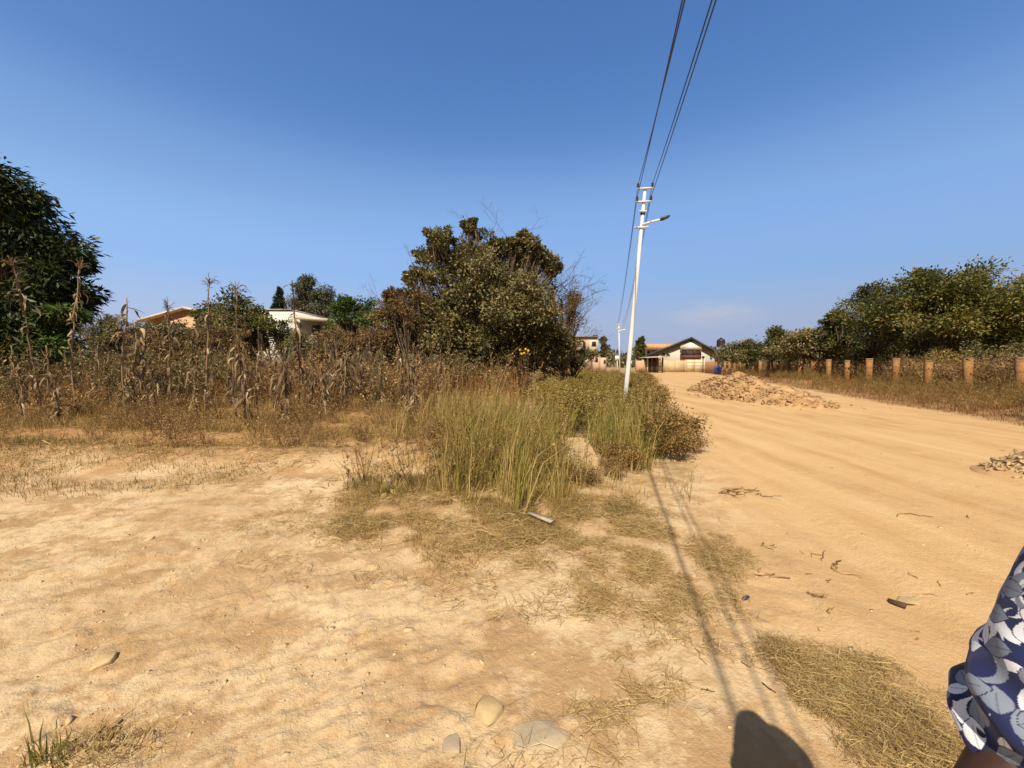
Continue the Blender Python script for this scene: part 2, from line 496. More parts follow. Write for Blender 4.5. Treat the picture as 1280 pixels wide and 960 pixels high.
strip = sst(-1.0, 0.1, gx - 0.06 * (gy - 5)) * (1 - sst(-0.6, 0.1, gx - roadL(gy) + 0.5 * wob)) * sst(4.6, 5.6, gy)
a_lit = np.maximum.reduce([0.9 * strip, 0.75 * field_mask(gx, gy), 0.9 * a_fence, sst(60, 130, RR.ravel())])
fc = Vg[Qg].mean(1)
isr = (fc[:, 0] > roadL(fc[:, 1])) & (fc[:, 0] < roadR(fc[:, 1])) & (fc[:, 1] > -2) & (fc[:, 1] < 64)
for nm, sel in (("ground", ~isr), ("dirt_road", isr)):
    used = np.unique(Qg[sel]); remap = -np.ones(len(Vg), int); remap[used] = np.arange(len(used))
    mb = MB()
    V = Vg[used]; Q = remap[Qg[sel]]
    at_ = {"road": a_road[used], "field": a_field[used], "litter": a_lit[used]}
    T = None
    if nm == "ground":
        # close the hole under the camera (ring 0)
        ring = remap[np.arange(na)]
        ok = ring >= 0
        V = np.concatenate([V, cen]); c_i = len(V) - 1
        T = np.array([(c_i, ring[k], ring[(k + 1) % na]) for k in range(na)])
        at_ = {k: np.append(v, 0) for k, v in at_.items()}
    mb.add(V, T, Q)
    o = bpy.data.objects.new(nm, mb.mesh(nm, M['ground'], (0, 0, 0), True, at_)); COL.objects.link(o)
    o["kind"] = "structure"


# ------------------------------------------------------------------ foliage helpers
def unit(v): return v / (np.linalg.norm(v, axis=-1, keepdims=True) + 1e-9)


def leaves(mb, P, D, L, Wd, tint, N=None, g=rng):
    """diamond leaves: base P, direction D, length L, width Wd"""
    n = len(P); D = unit(D)
    if N is None: N = g.normal(size=(n, 3)) + np.array([0, 0, 0.6])
    side = unit(np.cross(D, N)); up = np.cross(side, D)
    L = np.broadcast_to(L, (n,))[:, None]; Wd = np.broadcast_to(Wd, (n,))[:, None]
    m = P + D * L * 0.45 + up * L * 0.06
    V = np.stack([P, m + side * Wd * 0.5, P + D * L - up * L * 0.08, m - side * Wd * 0.5], 1).reshape(-1, 3)
    Q = np.arange(n * 4).reshape(n, 4)
    mb.add(V, None, Q, np.repeat(np.broadcast_to(tint, (n,)), 4))


def blades(mb, xy, h, w, lean, laz, tint, face=None, z=None, g=rng):
    n = len(xy)
    if n == 0: return
    x, y = xy[:, 0], xy[:, 1]
    z = H(x, y) if z is None else z
    B = np.stack([x, y, z - 0.01], -1)
    f = g.random(n) * np.pi if face is None else face
    wd = np.stack([np.cos(f), np.sin(f), 0 * f], -1) * (np.broadcast_to(w, (n,))[:, None] / 2)
    h = np.broadcast_to(h, (n,)); lean = np.broadcast_to(lean, (n,))
    lv = np.stack([np.sin(laz), np.cos(laz), 0 * laz], -1)
    up = np.array([0, 0, 1.0])
    m = B + up * (h * (0.58 - 0.1 * lean))[:, None] + lv * (h * lean * 0.30)[:, None]
    t = B + up * (h * (1 - 0.42 * lean ** 1.5))[:, None] + lv * (h * lean * 0.9)[:, None]
    V = np.stack([B - wd, B + wd, m + wd * 0.75, m - wd * 0.75, t], 1).reshape(-1, 3)
    b = np.arange(n)[:, None] * 5
    mb.add(V, b + np.array([[3, 2, 4]]), b + np.array([[0, 1, 2, 3]]), np.repeat(np.clip(np.broadcast_to(tint, (n,)), 0, 1), 5))


def scatter(n, x0, x1, y0, y1, accept, g=rng):
    out = []; c = 0
    for _ in range(60):
        x = g.uniform(x0, x1, n); y = g.uniform(y0, y1, n)
        k = g.random(n) < accept(x, y)
        out.append(np.stack([x[k], y[k]], -1)); c += k.sum()
        if c >= n: break
    return np.concatenate(out)[:n]


def straws(mb, xy, L, w, tint, lift=0.02, g=rng):
    n = len(xy)
    a = g.uniform(0, 6.28, n); cu = g.normal(0, 0.5, n); el = np.abs(g.normal(0, 0.22, n))
    z0 = H(xy[:, 0], xy[:, 1]) + 0.002 + g.random(n) ** 2 * lift
    P0 = np.stack([xy[:, 0], xy[:, 1], z0], -1)
    d0 = np.stack([np.cos(a), np.sin(a), el], -1); d1 = np.stack([np.cos(a + cu), np.sin(a + cu), el * 0.2 - 0.1], -1)
    P1 = P0 + d0 * (L * 0.5)[:, None]; P2 = P1 + d1 * (L * 0.5)[:, None]
    P2[:, 2] = np.maximum(P2[:, 2], z0 - 0.01)
    s = np.stack([-np.sin(a), np.cos(a), g.normal(0, 0.6, n)], -1) * (w / 2)[:, None]
    V = np.stack([P0 - s, P0 + s, P1 + s, P1 - s, P2], 1).reshape(-1, 3); b = np.arange(n)[:, None] * 5
    mb.add(V, b + np.array([[3, 2, 4]]), b + np.array([[0, 1, 2, 3]]), np.repeat(np.clip(tint, 0, 1), 5))


def tree(name, label, base, lobes, leafmat, L=0.16, Wf=0.42, per=26, tips=60, trunk_r=0.16, stems=1, group=None, cat="tree",
         spread=0.32, droop=0.25, tintc=(0.45, 0.2), twig_r=0.012, bare=0, seed=0, lobe_tint=None, fork=0.35, trunk_mat='bark', sub=7, bare_len=0.75):
    """lobes: list of (centre(3), radii(3)). Crown of leaf sprays at twig tips through the lobes; trunk, limbs and twigs reach them."""
    g = np.random.default_rng(seed + 100)
    base = np.asarray(base, float)
    t = thing(name, label, cat, base, group)
    tr = MB(); cr = MB()
    lc = np.array([l[0] for l in lobes]); cc = lc.mean(0)
    zf = base[2] + fork * (lc[:, 2].mean() - base[2])
    starts = []
    for s in range(stems):
        a = g.random() * 6.28
        b0 = base + np.array([math.cos(a), math.sin(a), 0]) * (0 if stems == 1 else trunk_r * 2.2)
        top = np.array([base[0] + (cc[0] - base[0]) * 0.4, base[1] + (cc[1] - base[1]) * 0.4, zf]) + (0 if stems == 1 else 1) * np.array([math.cos(a), math.sin(a), 0.2]) * (0.6 + 0.3 * g.random())
        u = np.linspace(0, 1, 7)[:, None]
        P = b0 * (1 - u) + top * u + g.normal(0, trunk_r * 0.25, (7, 3)) * np.array([1, 1, 0.2]) * np.sin(u * np.pi)
        P[0, 2] -= 0.15
        r = trunk_r / math.sqrt(stems) * np.array([1.5, 1.15, 1.0, 0.95, 0.9, 0.85, 0.8])
        tr.tube(P, r, 9); starts.append(top)
    starts = np.array(starts)
    l2 = []; lt2 = []
    for li, (c, rad) in enumerate(lobes):
        c = np.asarray(c, float); rad = np.asarray(rad, float)
        ns_ = sub if rad.mean() > 0.28 else 1
        if ns_ == 1: l2.append((c, rad)); lt2.append(0); continue
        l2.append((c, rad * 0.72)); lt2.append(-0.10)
        for _ in range(ns_):
            d_ = unit(g.normal(size=3)); l2.append((c + d_ * rad * g.uniform(0.62, 0.98), rad * g.uniform(0.26, 0.50))); lt2.append(g.normal(0.05, 0.13))
    lobes = l2; lobe_tint = lt2 if lobe_tint is None else lobe_tint; lc = np.array([l[0] for l in lobes])
    for li, (c, rad) in enumerate(lobes):
        c = np.asarray(c, float); rad = np.asarray(rad, float)
        s0 = starts[np.argmin(np.linalg.norm(starts - c, axis=1) + g.random(len(starts)) * 0.8)]
        u = np.linspace(0, 1, 7)[:, None]
        mid = (s0 + c) / 2 + g.normal(0, 0.15, 3) * np.linalg.norm(c - s0) * 0.4
        P = (1 - u) ** 2 * s0 + 2 * u * (1 - u) * mid + u * u * c
        r0 = max(trunk_r * 0.5 / math.sqrt(stems) * min(1.2, rad.mean()), twig_r * 2)
        tr.tube(P, np.linspace(r0, twig_r * 1.8, 7), 6)
        vol = rad.prod() ** (1 / 3)
        k = max(6, int(tips * vol ** 2))
        d = unit(g.normal(size=(k, 3)))
        q = g.random(k) ** 0.42
        tp = c + d * q[:, None] * rad * (0.85 + 0.3 * vnoise(d[:, 0] * 2.3 + li * 3, d[:, 2] * 2.3 + d[:, 1], seed)[:, None])
        tp[:, 2] = np.maximum(tp[:, 2], base[2] + 0.15)
        for p in tp[:: max(1, k // 40)]:
            j = g.integers(2, 6)
            uu = np.linspace(0, 1, 4)[:, None]; m2 = (P[j] + p) / 2 + g.normal(0, 0.1, 3)
            tr.tube((1 - uu) ** 2 * P[j] + 2 * uu * (1 - uu) * m2 + uu * uu * p, np.linspace(twig_r, twig_r * 0.35, 4), 3, cap=False)
        n = k * per
        w = np.repeat(np.arange(k), per)
        o = g.normal(0, 1, (n, 3)) * spread * np.array([1, 1, 0.75]) * min(1.0, vol)
        pos = tp[w] + o
        dirn = unit(o) * 0.8 + unit(tp[w] - c) * 0.5 + g.normal(0, 0.45, (n, 3)) + np.array([0, 0, -droop])
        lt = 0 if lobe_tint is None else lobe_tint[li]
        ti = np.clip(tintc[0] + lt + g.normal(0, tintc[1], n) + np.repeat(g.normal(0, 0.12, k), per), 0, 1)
        pos[:, 2] = np.maximum(pos[:, 2], base[2] + 0.05)
        leaves(cr, pos, dirn, L * g.uniform(0.6, 1.25, n), L * Wf * g.uniform(0.7, 1.2, n), ti, g=g)
    for q in range(bare):
        a = g.uniform(-2.6, 2.6); s0 = lc[g.integers(len(lc))]
        tip = s0 + np.array([math.sin(a) * 1.6, g.normal() * 0.5, 0.7 + g.random() * 1.0])
        _twigs(tr, s0, s0 + (tip - s0) * bare_len, twig_r, 3, g)
    part("trunk", tr, M[trunk_mat], t, smooth=True)
    part("crown", cr, leafmat, t)
    return t


def _twigs(mb, a, b, r, depth, g):
    u = np.linspace(0, 1, 5)[:, None]; L = np.linalg.norm(b - a)
    m = (a + b) / 2 + g.normal(0, 0.12, 3) * L
    P = (1 - u) ** 2 * a + 2 * u * (1 - u) * m + u * u * b
    mb.tube(P, np.linspace(r, r * 0.5, 5), 3, g.random(), cap=False)
    if depth > 0:
        for k in range(g.integers(2, 5)):
            j = g.integers(2, 5)
            d = unit(unit(b - a) + g.normal(0, 0.55, 3)) * L * g.uniform(0.3, 0.55)
            _twigs(mb, P[j], P[j] + d, r * 0.55, depth - 1, g)


def px_lobes(spec, Y, depth=1.0, jit=0.25, seed=0):
    g = np.random.default_rng(seed + 5); s = Y / F; out = []
    for (px, py, rx, ry) in spec:
        dy = g.uniform(-1, 1) * jit * depth * (rx + ry) / 2 * s * 2
        c = at(px, py, Y + dy)
        out.append((c, (rx * s, (rx + ry) / 2 * s * depth, ry * s)))
    return out


# ------------------------------------------------------------------ buildings
M['plaster_white'] = mat_wear("white_plaster", (0.66, 0.63, 0.55), (0.76, 0.74, 0.68), 1.5, 0.9, 0.2, 0.1)
M['plaster_pale'] = mat_wear("pale_plaster", (0.50, 0.48, 0.42), (0.60, 0.57, 0.50), 1.2, 0.9, 0.2, 0.1)
M['plaster_cream'] = mat_wear("cream_plaster", (0.56, 0.49, 0.36), (0.66, 0.58, 0.42), 1.2, 0.9, 0.2, 0.1)
M['plaster_pink'] = mat_wear("pink_plaster", (0.50, 0.34, 0.25), (0.60, 0.44, 0.33), 0.9, 0.9, 0.2, 0.1)
M['plaster_tan'] = mat_wear("tan_plaster", (0.47, 0.29, 0.17), (0.56, 0.38, 0.24), 0.9, 0.9, 0.2, 0.1)
M['plaster_grey_shaded'] = mat_wear("grey_and_shaded_plaster", (0.24, 0.22, 0.20), (0.33, 0.31, 0.28), 1.2, 0.9, 0.2, 0.1)
M['wall_beige'] = mat_wear("beige_wall", (0.44, 0.33, 0.19), (0.60, 0.48, 0.30), 0.7, 0.9, 0.2, 0.2)
M['roof_dark'] = mat_wear("dark_roof_sheet", (0.045, 0.045, 0.05), (0.075, 0.075, 0.08), 2, 0.55, 0.4, 0.05)
M['roof_orange'] = mat_wear("orange_roof_sheet", (0.52, 0.25, 0.10), (0.60, 0.33, 0.15), 1.2, 0.6, 0.3, 0.05)
M['roof_tin'] = mat_wear("tin_roof_sheet", (0.50, 0.44, 0.34), (0.62, 0.55, 0.45), 1.5, 0.5, 0.4, 0.05)
M['dark'] = mat_wear("dark_opening", (0.025, 0.02, 0.018), (0.04, 0.03, 0.028), 2, 0.7, 0.3, 0)
M['glass'] = mat_wear("window_glass", (0.02, 0.024, 0.03), (0.03, 0.035, 0.045), 2, 0.12, 0.5, 0)
M['maroon'] = mat_wear("maroon_balcony", (0.11, 0.035, 0.03), (0.16, 0.055, 0.045), 2, 0.7, 0.3, 0)
M['trim'] = mat_wear("white_trim", (0.74, 0.74, 0.72), (0.80, 0.80, 0.78), 3, 0.6, 0.3, 0)
M['black'] = mat_wear("black_plastic", (0.02, 0.02, 0.022), (0.035, 0.033, 0.035), 3, 0.5, 0.4, 0)
M['blue'] = mat_wear("blue_plastic", (0.02, 0.09, 0.42), (0.03, 0.12, 0.50), 3, 0.4, 0.5, 0)
M['rust'] = mat_wear("rusty_steel", (0.10, 0.06, 0.045), (0.17, 0.10, 0.07), 5, 0.8, 0.3, 0.1)
M['gatecream'] = mat_wear("cream_gate_paint", (0.62, 0.51, 0.32), (0.69, 0.59, 0.40), 1.5, 0.6, 0.35, 0.05)

# gabled house at the end of the track
Yh = 68.0
def hx(px, Y=Yh): return (px - 640) / F * Y * 1.0
def hz(py, Y=Yh): return float(at(640, py, Y)[2])
o0 = (hx(852), Yh, 0)
hs = thing("gabled_house", "two storey white house with dark gabled roof and maroon balcony down the track", "house", o0)
w = MB()
xl, xr, xp = hx(816), hx(885.5), hx(861)
zl, zr, zp = hz(444.5), hz(441), hz(424.5)
w.prism([(xl, 0), (xl, zl), (xp, zp), (xr, zr), (xr, 0)], Yh, Yh + 11)
part("wall", w, M['plaster_pale'], hs)
rf = MB()
for (xa, za, xb, zb) in ((hx(811), hz(447.5), xp, zp), (hx(889), hz(443.5), xp, zp)):
    rf.prism([(xa, za + 0.06), (xb, zb + 0.06), (xb, zb + 0.42), (xa, za + 0.42)], Yh - 0.9, Yh + 11.5)
part("roof", rf, M['roof_dark'], hs)
gp = MB(); gp.prism([(hx(850), hz(437.5)), (hx(850), hz(430.8)), (xp, hz(425.6)), (hx(872), hz(431.0)), (hx(872), hz(437.5))], Yh - 0.45, Yh + 0.3)
part("gable_panel", gp, M['plaster_white'], hs)
vt = MB(); vt.box(hx(860), hx(862.2), Yh - 0.5, Yh - 0.44, hz(428), hz(426.3)); part("vent", vt, M['dark'], hs)
bl = MB(); bl.box(hx(851.5), hx(871), Yh - 0.35, Yh - 0.02, hz(448), hz(438.2)); part("balcony_opening", bl, M['dark'], hs)
rl = MB()
rl.box(hx(851), hx(871.5), Yh - 0.75, Yh - 0.4, hz(448.5), hz(444.2)); part("balcony_parapet", rl, M['maroon'], hs)
for px in (851.0, 857.5, 864.5, 870.8):
    c = MB(); c.box(hx(px) - 0.09, hx(px) + 0.09, Yh - 0.72, Yh - 0.54, hz(444.3), hz(437.6)); part("balcony_post", c, M['maroon'], hs)
for px in (830.5, 835.2):
    wn = MB(); wn.box(hx(px) - 0.05, hx(px) + 0.58, Yh - 0.07, Yh - 0.02, hz(445), hz(440.6)); f = part("window", wn, M['trim'], hs)
    pn = MB(); pn.box(hx(px) + 0.03, hx(px) + 0.50, Yh - 0.10, Yh - 0.075, hz(444.6), hz(441)); part("pane", pn, M['glass'], f)
for px in (881,):
    wn = MB(); wn.box(hx(px), hx(px) + 0.25, Yh - 0.07, Yh - 0.02, hz(449), hz(445)); part("window", wn, M['glass'], hs)
hs.rotation_euler.z = R(-20); hs.scale.x = 1.09
lw = MB(); lw.box(hx(817), hx(829.5), Yh - 0.25, Yh - 0.02, hz(448.8), hz(444.5)); part("side_panel", lw, M['plaster_white'], hs)

Yb = 74.0
hb = thing("orange_roofed_house", "white house with orange sheet roof behind the gabled house", "house", (hx(820, Yb), Yb, 0))
w = MB(); w.box(hx(808, Yb), hx(846, Yb), Yb, Yb + 7, 0, hz(437.2, Yb)); part("wall", w, M['plaster_white'], hb)
w = MB(); w.prism([(hx(805.5, Yb), hz(437, Yb)), (hx(807.5, Yb), hz(430.2, Yb)), (hx(846, Yb), hz(430.2, Yb)), (hx(848, Yb), hz(437, Yb))], Yb - 0.8, Yb + 7.5); part("roof", w, M['roof_orange'], hb)
w = MB(); w.box(hx(805.5, Yb), hx(848, Yb), Yb - 0.95, Yb - 0.82, hz(438, Yb), hz(436.6, Yb)); part("fascia", w, M['roof_dark'], hb)
w = MB(); w.box(hx(808.5, Yb), hx(811.5, Yb), Yb - 0.05, Yb - 0.01, hz(444, Yb), hz(439, Yb)); part("window", w, M['glass'], hb)

# yard wall, gate shelter, gate in front of the house
Yw = 61.0
yw = thing("yard_wall", "beige block yard wall in front of the gabled house", "wall", (hx(842, Yw), Yw, 0))
w = MB(); w.box(hx(829, Yw), hx(857.5, Yw), Yw, Yw + 0.22, -0.2, hz(450.6, Yw)); part("panel", w, M['wall_beige'], yw)
for px in (829.5, 843, 857):
    w = MB(); w.box(hx(px, Yw) - 0.14, hx(px, Yw) + 0.14, Yw - 0.08, Yw + 0.3, -0.2, hz(449.8, Yw)); part("pier", w, M['wall_beige'], yw)
yg = thing("yard_gate", "pale cream sheet metal double gate right of the beige yard wall", "gate", (hx(868, Yw), Yw, 0))
for (pa, pb) in ((858.2, 868.4), (868.7, 879.5)):
    w = MB(); w.box(hx(pa, Yw), hx(pb, Yw), Yw + 0.05, Yw + 0.12, 0.02, hz(449.6, Yw)); lf = part("gate_leaf", w, M['gatecream'], yg)
    w = MB()
    for k in range(1, 4):
        z = 0.02 + k * 0.5; w.box(hx(pa, Yw) + 0.03, hx(pb, Yw) - 0.03, Yw + 0.02, Yw + 0.048, z, z + 0.05)
    part("rail", w, M['wall_beige'], lf)
w = MB(); w.box(hx(879.6, Yw), hx(881, Yw), Yw - 0.02, Yw + 0.22, 0, hz(448.5, Yw)); part("gate_post", w, M['plaster_cream'], yg)

Yg = 58.0
gs = thing("gate_shelter", "dark sheltered gateway with a pale sloping canopy left of the yard wall", "shelter", (hx(818, Yg), Yg, 0))
w = MB(); w.prism([(hx(804, Yg), hz(447.5, Yg)), (hx(831, Yg), hz(446.6, Yg)), (hx(831, Yg), hz(445.2, Yg)), (hx(804, Yg), hz(446.3, Yg))], Yg - 1.2, Yg + 2.2); part("canopy", w, M['roof_tin'], gs)
w = MB(); w.box(hx(809.5, Yg), hx(828, Yg), Yg + 1.6, Yg + 1.7, 0, hz(447, Yg)); part("back_panel", w, M['dark'], gs)
for px in (809, 814.5, 821, 828):
    w = MB(); w.box(hx(px, Yg) - 0.09, hx(px, Yg) + 0.09, Yg - 0.1, Yg + 0.1, -0.1, hz(447, Yg)); part("post", w, M['rust'] if px != 809 else M['plaster_cream'], gs)
for px in (811.8, 817.6, 824.5):
    w = MB()
    for k in range(-4, 5): w.box(hx(px, Yg) + k * 0.08 - 0.012, hx(px, Yg) + k * 0.08 + 0.012, Yg, Yg + 0.03, 0.05, 1.7)
    w.box(hx(px, Yg) - 0.36, hx(px, Yg) + 0.36, Yg - 0.01, Yg - 0.002, 0.85, 0.93)
    part("gate_leaf", w, M['rust'], gs)
bw = MB(); bw.box(hx(795, Yg), hx(807.5, Yg), Yg, Yg + 0.25, -0.1, hz(450.8, Yg))
single("block_wall", bw, M['plaster_tan'], "short brown block wall left of the dark gateway", "wall")

# water tank on a stand, blue drum, palisade
Yt = 66.0
tk = thing("water_tank_stand", "black water tank on a steel stand right of the gabled house", "water tank", (hx(900, Yt), Yt, 0))
w = MB()
tx = hx(900, Yt); z0, z1 = hz(433, Yt), hz(423.5, Yt)
zz = np.linspace(z0, z1, 9); w.tube(np.stack([tx + 0 * zz, Yt + 0 * zz, zz], -1), [0.62, 0.66, 0.62, 0.66, 0.62, 0.66, 0.62, 0.6, 0.35], 20); part("tank", w, M['black'], tk)
w = MB(); w.tube([(tx, Yt, z1), (tx, Yt, z1 + 0.18)], [0.22, 0.2], 12); part("lid", w, M['black'], tk)
w = MB(); w.box(tx - 0.85, tx + 0.8, Yt - 0.7, Yt + 0.7, z0 - 0.13, z0 - 0.005); part("platform", w, M['rust'], tk)
for a in (-1, 1):
    for b in (-1, 1):
        w = MB(); w.box(tx + a * 0.6 - 0.05, tx + a * 0.6 + 0.05, Yt + b * 0.6 - 0.05, Yt + b * 0.6 + 0.05, 0, z0 - 0.135); part("leg", w, M['rust'], tk)
for z in (1.3, 2.6):
    w = MB(); w.box(tx - 0.54, tx + 0.54, Yt - 0.63, Yt - 0.58, z, z + 0.06); part("brace", w, M['rust'], tk)
Yd = 52.0
dr = thing("blue_drum", "bright blue plastic tank beside the fence near the house", "drum", (hx(897, Yd), Yd, 0))
w = MB(); dx = hx(897, Yd); w.tube([(dx, Yd, 0.02), (dx, Yd, 0.15), (dx, Yd, 0.5), (dx, Yd, 0.85), (dx, Yd, 0.95)], [0.40, 0.45, 0.44, 0.45, 0.40], 20); part("body", w, M['blue'], dr, smooth=True)
w = MB(); w.tube([(dx, Yd, 0.952), (dx, Yd, 1.02)], [0.26, 0.25], 16); part("lid", w, M['blue'], dr)
Yp = 55.0
pl = thing("palisade_fence", "rust brown palisade panel between the cream gate and the blue tank", "fence", (hx(886, Yp), Yp, 0))
w = MB()
for k in range(14):
    x = hx(881, Yp) + k * 0.125; w.box(x, x + 0.085, Yp, Yp + 0.04, 0, 1.62 + 0.05 * (k % 2))
part("boards", w, mat_wear("rust_boards", (0.26, 0.12, 0.06), (0.36, 0.19, 0.10), 2, 0.8, 0.2), pl)
w = MB(); w.box(hx(881, Yp), hx(897, Yp), Yp + 0.045, Yp + 0.09, 1.1, 1.18); part("rail", w, M['rust'], pl)
Yl = 57.0
yl = thing("yard_lamp", "small dark globe lamp post before the cream gate", "lamp post", (hx(878.5, Yl), Yl, 0))
w = MB(); x = hx(878.5, Yl); w.tube([(x, Yl, 0), (x, Yl, hz(448, Yl))], 0.06, 8); part("post", w, M['rust'], yl)
w = MB(); zc = hz(446.5, Yl); w.tube([(x, Yl, zc - 0.2), (x, Yl, zc - 0.1), (x, Yl, zc + 0.08), (x, Yl, zc + 0.18)], [0.08, 0.18, 0.18, 0.06], 12); part("lamp_head", w, M['black'], yl)

# pink building behind the shrub
Yk = 56.0
pk = thing("pink_building", "pale pink two storey flat roofed building behind the weeds right of the big shrub", "building", (hx(725, Yk), Yk, 0))
w = MB(); w.box(hx(700, Yk), hx(746.5, Yk), Yk, Yk + 9, hz(441.5, Yk), hz(421.5, Yk)); w.box(hx(700, Yk), hx(744, Yk), Yk + 0.6, Yk + 8.8, 0, hz(441.6, Yk)); part("wall", w, M['plaster_pink'], pk)
w = MB(); w.box(hx(699, Yk), hx(718, Yk), Yk - 0.3, Yk + 9.3, hz(421.3, Yk), hz(419.6, Yk)); w.box(hx(718.2, Yk), hx(748, Yk), Yk - 0.3, Yk + 9.3, hz(421.3, Yk), hz(420.4, Yk)); part("roof_slab", w, M['plaster_grey_shaded'], pk)
w = MB(); w.box(hx(742, Yk), hx(747, Yk), Yk + 0.3, Yk + 1.0, hz(420.3, Yk), hz(418.6, Yk)); part("roof_tank", w, M['black'], pk)
w = MB(); w.box(hx(736, Yk), hx(746.8, Yk), Yk - 0.2, Yk - 0.02, hz(441, Yk), hz(425, Yk)); part("balcony_wall", w, M['plaster_cream'], pk)
for (a, b, c, d) in ((738.5, 744.5, 433, 426.5), (741.5, 744.5, 438.5, 435.5), (727.5, 732, 436, 427), (712, 716, 436, 428)):
    w = MB(); y_ = Yk - 0.26 if a > 736 else Yk - 0.06
    w.box(hx(a, Yk), hx(b, Yk), y_, y_ + 0.05, hz(c, Yk), hz(d, Yk)); f = part("window", w, M['plaster_cream'], pk)
    w = MB(); w.box(hx(a, Yk) + 0.06, hx(b, Yk) - 0.06, y_ - 0.03, y_ - 0.003, hz(c, Yk) + 0.06, hz(d, Yk) - 0.06); part("pane", w, M['dark'], f)
pa = thing("pink_annexe", "broken low pink wall block beside the pink building", "outbuilding", (hx(750, 53), 53, 0))
w = MB(); w.box(hx(742, 53), hx(750, 53), 53, 55, 0, hz(444, 53)); w.box(hx(750.2, 53), hx(758.5, 53), 53.3, 55, 0, hz(447, 53)); part("wall", w, M['plaster_pink'], pa)
for (a, b, c, d) in ((744, 747, 452, 447), (755, 757.5, 454, 450)):
    w = MB(); w.box(hx(a, 53), hx(b, 53), 52.9 if a < 750 else 53.2, 52.98 if a < 750 else 53.28, hz(c, 53), hz(d, 53)); part("window", w, M['dark'], pa)

# white house and tan house far left
Yq = 33.0
wh = thing("white_house", "white walled house with shaded side wing and pale tin roof behind the maize field", "house", (hx(365, Yq), Yq, 0))
zr_ = lambda p: hz(p, Yq)
w = MB(); w.prism([(hx(322, Yq), 0), (hx(322, Yq), zr_(391)), (hx(333, Yq), zr_(387.6)), (hx(367, Yq), zr_(388.4)), (hx(367, Yq), 0)], Yq, Yq + 7); part("wall", w, M['plaster_white'], wh)
w = MB(); w.box(hx(367.1, Yq), hx(409, Yq), Yq + 1.2, Yq + 7, 0, zr_(397)); part("side_wing", w, M['plaster_grey_shaded'], wh)  # the wing's shade is put into its grey wall colour
w = MB(); w.prism([(hx(368, Yq), zr_(398)), (hx(412, Yq), zr_(402.5)), (hx(412, Yq), zr_(398)), (hx(368, Yq), zr_(393.5))], Yq + 0.2, Yq + 7.6); part("roof", w, M['roof_tin'], wh)
w = MB(); w.box(hx(341, Yq), hx(346, Yq), Yq - 0.06, Yq - 0.01, zr_(408), zr_(401)); part("window", w, M['dark'], wh)
w = MB(); w.box(hx(383, Yq), hx(393, Yq), Yq + 1.12, Yq + 1.18, zr_(416), zr_(405)); part("window", w, M['dark'], wh)
w = MB(); w.box(hx(331, Yq), hx(367.4, Yq), Yq - 0.12, Yq + 7.1, zr_(387.4), zr_(386.5)); part("coping", w, M['roof_tin'], wh)
Yn = 36.0
zn = lambda p: hz(p, Yn)
th = thing("tan_house", "tan plastered house with a low pale gable roof far left behind the maize", "house", (hx(225, Yn), Yn, 0))
w = MB(); w.prism([(hx(186, Yn), 0), (hx(186, Yn), zn(402)), (hx(238, Yn), zn(387.5)), (hx(286, Yn), zn(401)), (hx(286, Yn), 0)], Yn, Yn + 9); part("wall", w, M['plaster_tan'], th)
w = MB()
for (xa, za, xb, zb) in ((hx(180, Yn), zn(402.5), hx(238, Yn), zn(386.5)), (hx(292, Yn), zn(402.5), hx(238, Yn), zn(386.5))):
    w.prism([(xa, za), (xb, zb), (xb, zb + 0.18), (xa, za + 0.18)], Yn - 0.5, Yn + 9.4)
part("roof", w, M['roof_tin'], th)
w = MB(); w.box(hx(212, Yn), hx(222, Yn), Yn - 0.05, Yn - 0.01, zn(420), zn(408)); part("window", w, M['dark'], th)

# ------------------------------------------------------------------ brick pillars of the unfinished fence
def mat_brick():
    t = NT("pillar_brick")
    b = t.n("ShaderNodeTexBrick"); b.inputs["Scale"].default_value = 1.0
    b.inputs["Brick Width"].default_value = 0.23; b.inputs["Row Height"].default_value = 0.085; b.inputs["Mortar Size"].default_value = 0.008
    b.inputs["Color1"].default_value = (0.27, 0.120, 0.042, 1); b.inputs["Color2"].default_value = (0.35, 0.170, 0.060, 1); b.inputs["Mortar"].default_value = (0.36, 0.24, 0.12, 1)
    m = t.n("ShaderNodeMapping"); m.inputs["Rotation"].default_value = (R(90), 0, 0); t.lk(t.coord(), m.inputs[0]); t.lk(m.outputs[0], b.inputs["Vector"])
    oi = t.n("ShaderNodeObjectInfo"); bc_ = t.mix(t.math('MULTIPLY', oi.outputs["Random"], 0.55), b.outputs["Color"], (0.20, 0.085, 0.032))
    bc_ = t.mix(t.ramp(t.noise(2.3, 6, 0.7), [(0.5, 0.0), (0.66, 0.75)]), bc_, (0.13, 0.07, 0.035))
    c = t.mix(t.ramp(t.noise(4, 6, 0.65), [(0.4, 0.0), (0.75, 0.8)]), bc_, (0.38, 0.225, 0.095))
    t.base(c, 0.95, 0.1); t.bump(t.math('ADD', b.outputs["Fac"], t.noise(25, 5)), 0.15, 0.01)
    return t.m
M['brick'] = mat_brick()
M['capstone'] = mat_wear("cement_cap", (0.30, 0.20, 0.11), (0.44, 0.32, 0.20), 6, 0.95, 0.1, 0.4)
ordn = ["first", "second", "third", "fourth", "fifth", "sixth", "seventh", "eighth", "ninth", "tenth", "eleventh", "twelfth", "thirteenth",
        "fourteenth", "fifteenth", "sixteenth", "seventeenth", "eighteenth", "nineteenth", "twentieth"]
pil = None
